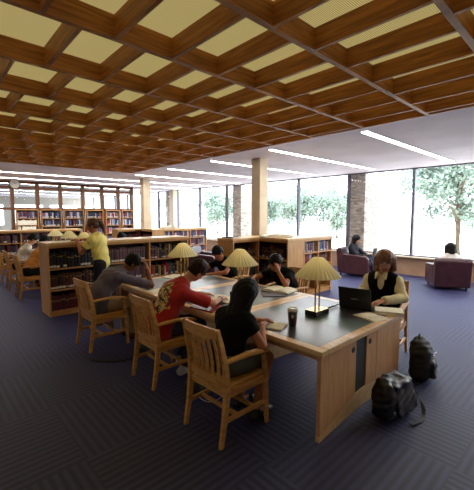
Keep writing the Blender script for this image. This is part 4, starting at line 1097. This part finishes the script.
# ------------------------------------------------------------------ bags
def curve3(P, m_=5):
    P = [Vector(p) for p in P]; Q = []
    for j in range(len(P) - 1):
        for k in range(m_):
            t_ = k / m_; a = P[max(j - 1, 0)]; b2 = P[j]; c = P[j + 1]; d = P[min(j + 2, len(P) - 1)]
            Q.append(.5 * ((2 * b2) + (c - a) * t_ + (2 * a - 5 * b2 + 4 * c - d) * t_ * t_ + (3 * b2 - a - 3 * c + d) * t_ ** 3))
    return Q + [P[-1]]
wr = lambda X, Y, Z: .006 * np.sin(X * 40 + 5 * np.sin(Z * 17)) * np.sin(Z * 33 + Y * 25)
b1 = sdf_obj('messenger_bag', [bx((0, 0, .13), (.21, .095, .13), .06, RB('Y', .08), .04), bx((-.05, .03, .24), (.13, .06, .10), .05, RB('Y', .25), .05), el((-.13, -.03, .27), (.06, .05, .06), None, .04)], .008, 'bag_leather', None, None, wr)
b1.location = (2.97, 1.18, .004); b1.rotation_euler = (0, 0, -.12); tag(b1, 'slouching shiny black leather bag against the table end panel', 'bag')
fl_ = sdf_obj('flap', [bx((.04, -.085, .19), (.15, .018, .13), .016, RB('X', -.28), .02), bx((.03, .0, .315), (.13, .085, .014), .012, RB('X', .2), .04)], .007, 'bag_leather', b1, None, wr)
MB().sweep(curve3([(.10, .0, .30), (.20, -.05, .24), (.26, -.12, .10), (.22, -.17, .02), (.10, -.20, .008), (-.02, -.18, .008)]), .032, .005, up=(0, 0, 1)).build('strap', 'black_satin', b1, bevel=.002)
MB().sweep(curve3([(-.12, .05, .30), (-.07, .06, .36), (.0, .06, .345), (.04, .05, .32)]), .014, .012, n=8).build('handle', 'black_satin', b1)
for k in range(3): MB().box(-.16 + .05 * k, -.145 + .05 * k, -.112, -.100, .10 + .02 * k, .13 + .02 * k).build('buckle', 'chrome', fl_)
b2_ = sdf_obj('backpack', [bx((0, 0, .17), (.145, .095, .17), .07, RB('Y', -.05), .04), el((-.01, .01, .33), (.125, .09, .10), None, .05)], .009, 'bag_nylon', None, None, wr)
b2_.scale = (1.08, 1.08, 1.06); b2_.location = (3.90, 1.27, .002); b2_.rotation_euler = (0, 0, .25); tag(b2_, 'dark backpack standing behind the leather bag, by the table corner', 'backpack')
fp_ = sdf_obj('front_pocket', [bx((.0, -.105, .13), (.10, .03, .085), .025, RB('X', -.08), .02)], .008, 'bag_nylon', b2_, None, wr)
MB().sweep(curve3([(-.05, .02, .42), (-.02, .02, .455), (.02, .02, .455), (.05, .02, .42)]), .012, .010, n=8).build('handle', 'black_satin', b2_)
for s in (1, ): MB().sweep(curve3([(.10, -.02, .34), (.17, -.08, .22), (.21, -.13, .08), (.26, -.10, .015), (.30, -.04, .03), (.26, .02, .012)]), .022, .006).build('strap', 'black_satin', b2_)
MB().sweep(curve3([(-.10, -.10, .26), (0, -.13, .30), (.10, -.10, .26)]), .006, .006, n=6).build('zipper', 'chrome', fp_)
b3 = sdf_obj('shoulder_bag', [rc((-.14, 0, .09), (.14, 0, .08), .085, .08, .05), el((0, 0, .14), (.13, .08, .08), None, .05)], .010, 'bag_nylon', None, None, wr)
b3.location = (2.02, 4.0, .0); b3.rotation_euler = (0, 0, 1.2); tag(b3, 'dark bag on the carpet between the red and grey men, strap trailing', 'bag')
MB().sweep(curve3([(-.14, .0, .10), (-.20, .08, .03), (-.22, .26, .008), (-.16, .46, .008), (-.05, .60, .008)]), .04, .006).build('strap', 'black_satin', b3)
b4 = sdf_obj('shoulder_bag', [rc((-.13, 0, .10), (.13, 0, .09), .09, .085, .05), el((0, 0, .16), (.12, .07, .08), None, .05)], .010, 'bag_nylon', None, None, wr)
b4.location = (1.98, 2.66, .0); b4.rotation_euler = (0, 0, .3); tag(b4, 'black bag on the carpet between the girl and the man in red', 'bag')
MB().sweep(curve3([(-.12, -.02, .14), (-.18, -.10, .06), (-.14, -.20, .012), (.0, -.24, .008), (.14, -.18, .012)]), .008, .006, n=6).build('earphone_cord', 'white_plastic', b4)

# far books as one mass
so3 = STUFF.build('books', SP); tag(so3, 'rows of far and half-hidden books filling the remaining shelves', 'books', None, 'stuff')

# ------------------------------------------------------------------ outside
struct(MB().box(XW + .15, 90, -60, 90, -.4, -.12).build('ground', 'lawn_overexposed'))
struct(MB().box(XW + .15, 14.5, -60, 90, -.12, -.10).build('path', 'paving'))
for i, y0 in enumerate((-.5, 5.38, 11.23, 17.08)):
    struct(MB().box(10.68, 11.72, y0, y0 + .55, -.1, CZ).build('pillar', 'stone'))
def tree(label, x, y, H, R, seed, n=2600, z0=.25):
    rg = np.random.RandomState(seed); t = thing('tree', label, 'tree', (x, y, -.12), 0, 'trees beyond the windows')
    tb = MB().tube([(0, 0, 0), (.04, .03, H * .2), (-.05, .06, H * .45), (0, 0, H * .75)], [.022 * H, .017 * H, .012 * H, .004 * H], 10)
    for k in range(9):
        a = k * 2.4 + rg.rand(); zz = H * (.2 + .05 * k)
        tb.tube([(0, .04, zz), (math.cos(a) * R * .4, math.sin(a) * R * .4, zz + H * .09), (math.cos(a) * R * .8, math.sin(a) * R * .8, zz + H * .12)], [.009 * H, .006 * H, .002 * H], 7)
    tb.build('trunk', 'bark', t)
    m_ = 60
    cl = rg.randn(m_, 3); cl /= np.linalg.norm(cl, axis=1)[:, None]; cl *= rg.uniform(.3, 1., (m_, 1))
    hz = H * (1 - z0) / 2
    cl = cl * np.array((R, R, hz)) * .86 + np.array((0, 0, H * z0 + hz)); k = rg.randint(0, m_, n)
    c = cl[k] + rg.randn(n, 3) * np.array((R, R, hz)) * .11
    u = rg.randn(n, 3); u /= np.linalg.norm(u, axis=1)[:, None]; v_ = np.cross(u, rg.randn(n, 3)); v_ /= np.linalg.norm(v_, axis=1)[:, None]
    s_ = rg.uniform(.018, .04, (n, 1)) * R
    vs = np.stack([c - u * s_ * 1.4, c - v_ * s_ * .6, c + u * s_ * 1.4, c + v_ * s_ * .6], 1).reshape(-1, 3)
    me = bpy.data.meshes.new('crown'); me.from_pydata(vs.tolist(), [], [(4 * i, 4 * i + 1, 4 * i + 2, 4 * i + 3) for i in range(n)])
    me.materials.append(MATS['leaf_hazed']); o = bpy.data.objects.new('crown', me); COL.objects.link(o); o.parent = t
tree('broad tree filling the rightmost window, its thin trunk in the middle of the pane', 17.6, 4.45, 6.4, 2.7, 1, 12000, .14)
tree('small distant tree low in the pane beside the stone pier', 40, 20.2, 3.0, 2.4, 2, 2500, .3)
tree('tree low in the right half of the window just right of the tall column', 24.5, 14.6, 4.4, 2.7, 3, 8000, .12)
tree('tree in the left half of the window right of the tall column', 23.5, 17.6, 4.6, 2.3, 4, 8000, .12)
tree('tree seen in the windows between the two columns, nearer the tall one', 24, 22.0, 4.6, 2.8, 5, 8000, .1)
tree('tree seen in the windows between the two columns, nearer the far one', 22, 26.5, 4.8, 2.8, 7, 8000, .1)
tree('tree behind the far windows next to the far column', 20, 31, 4.8, 2.6, 6, 4000, .15)
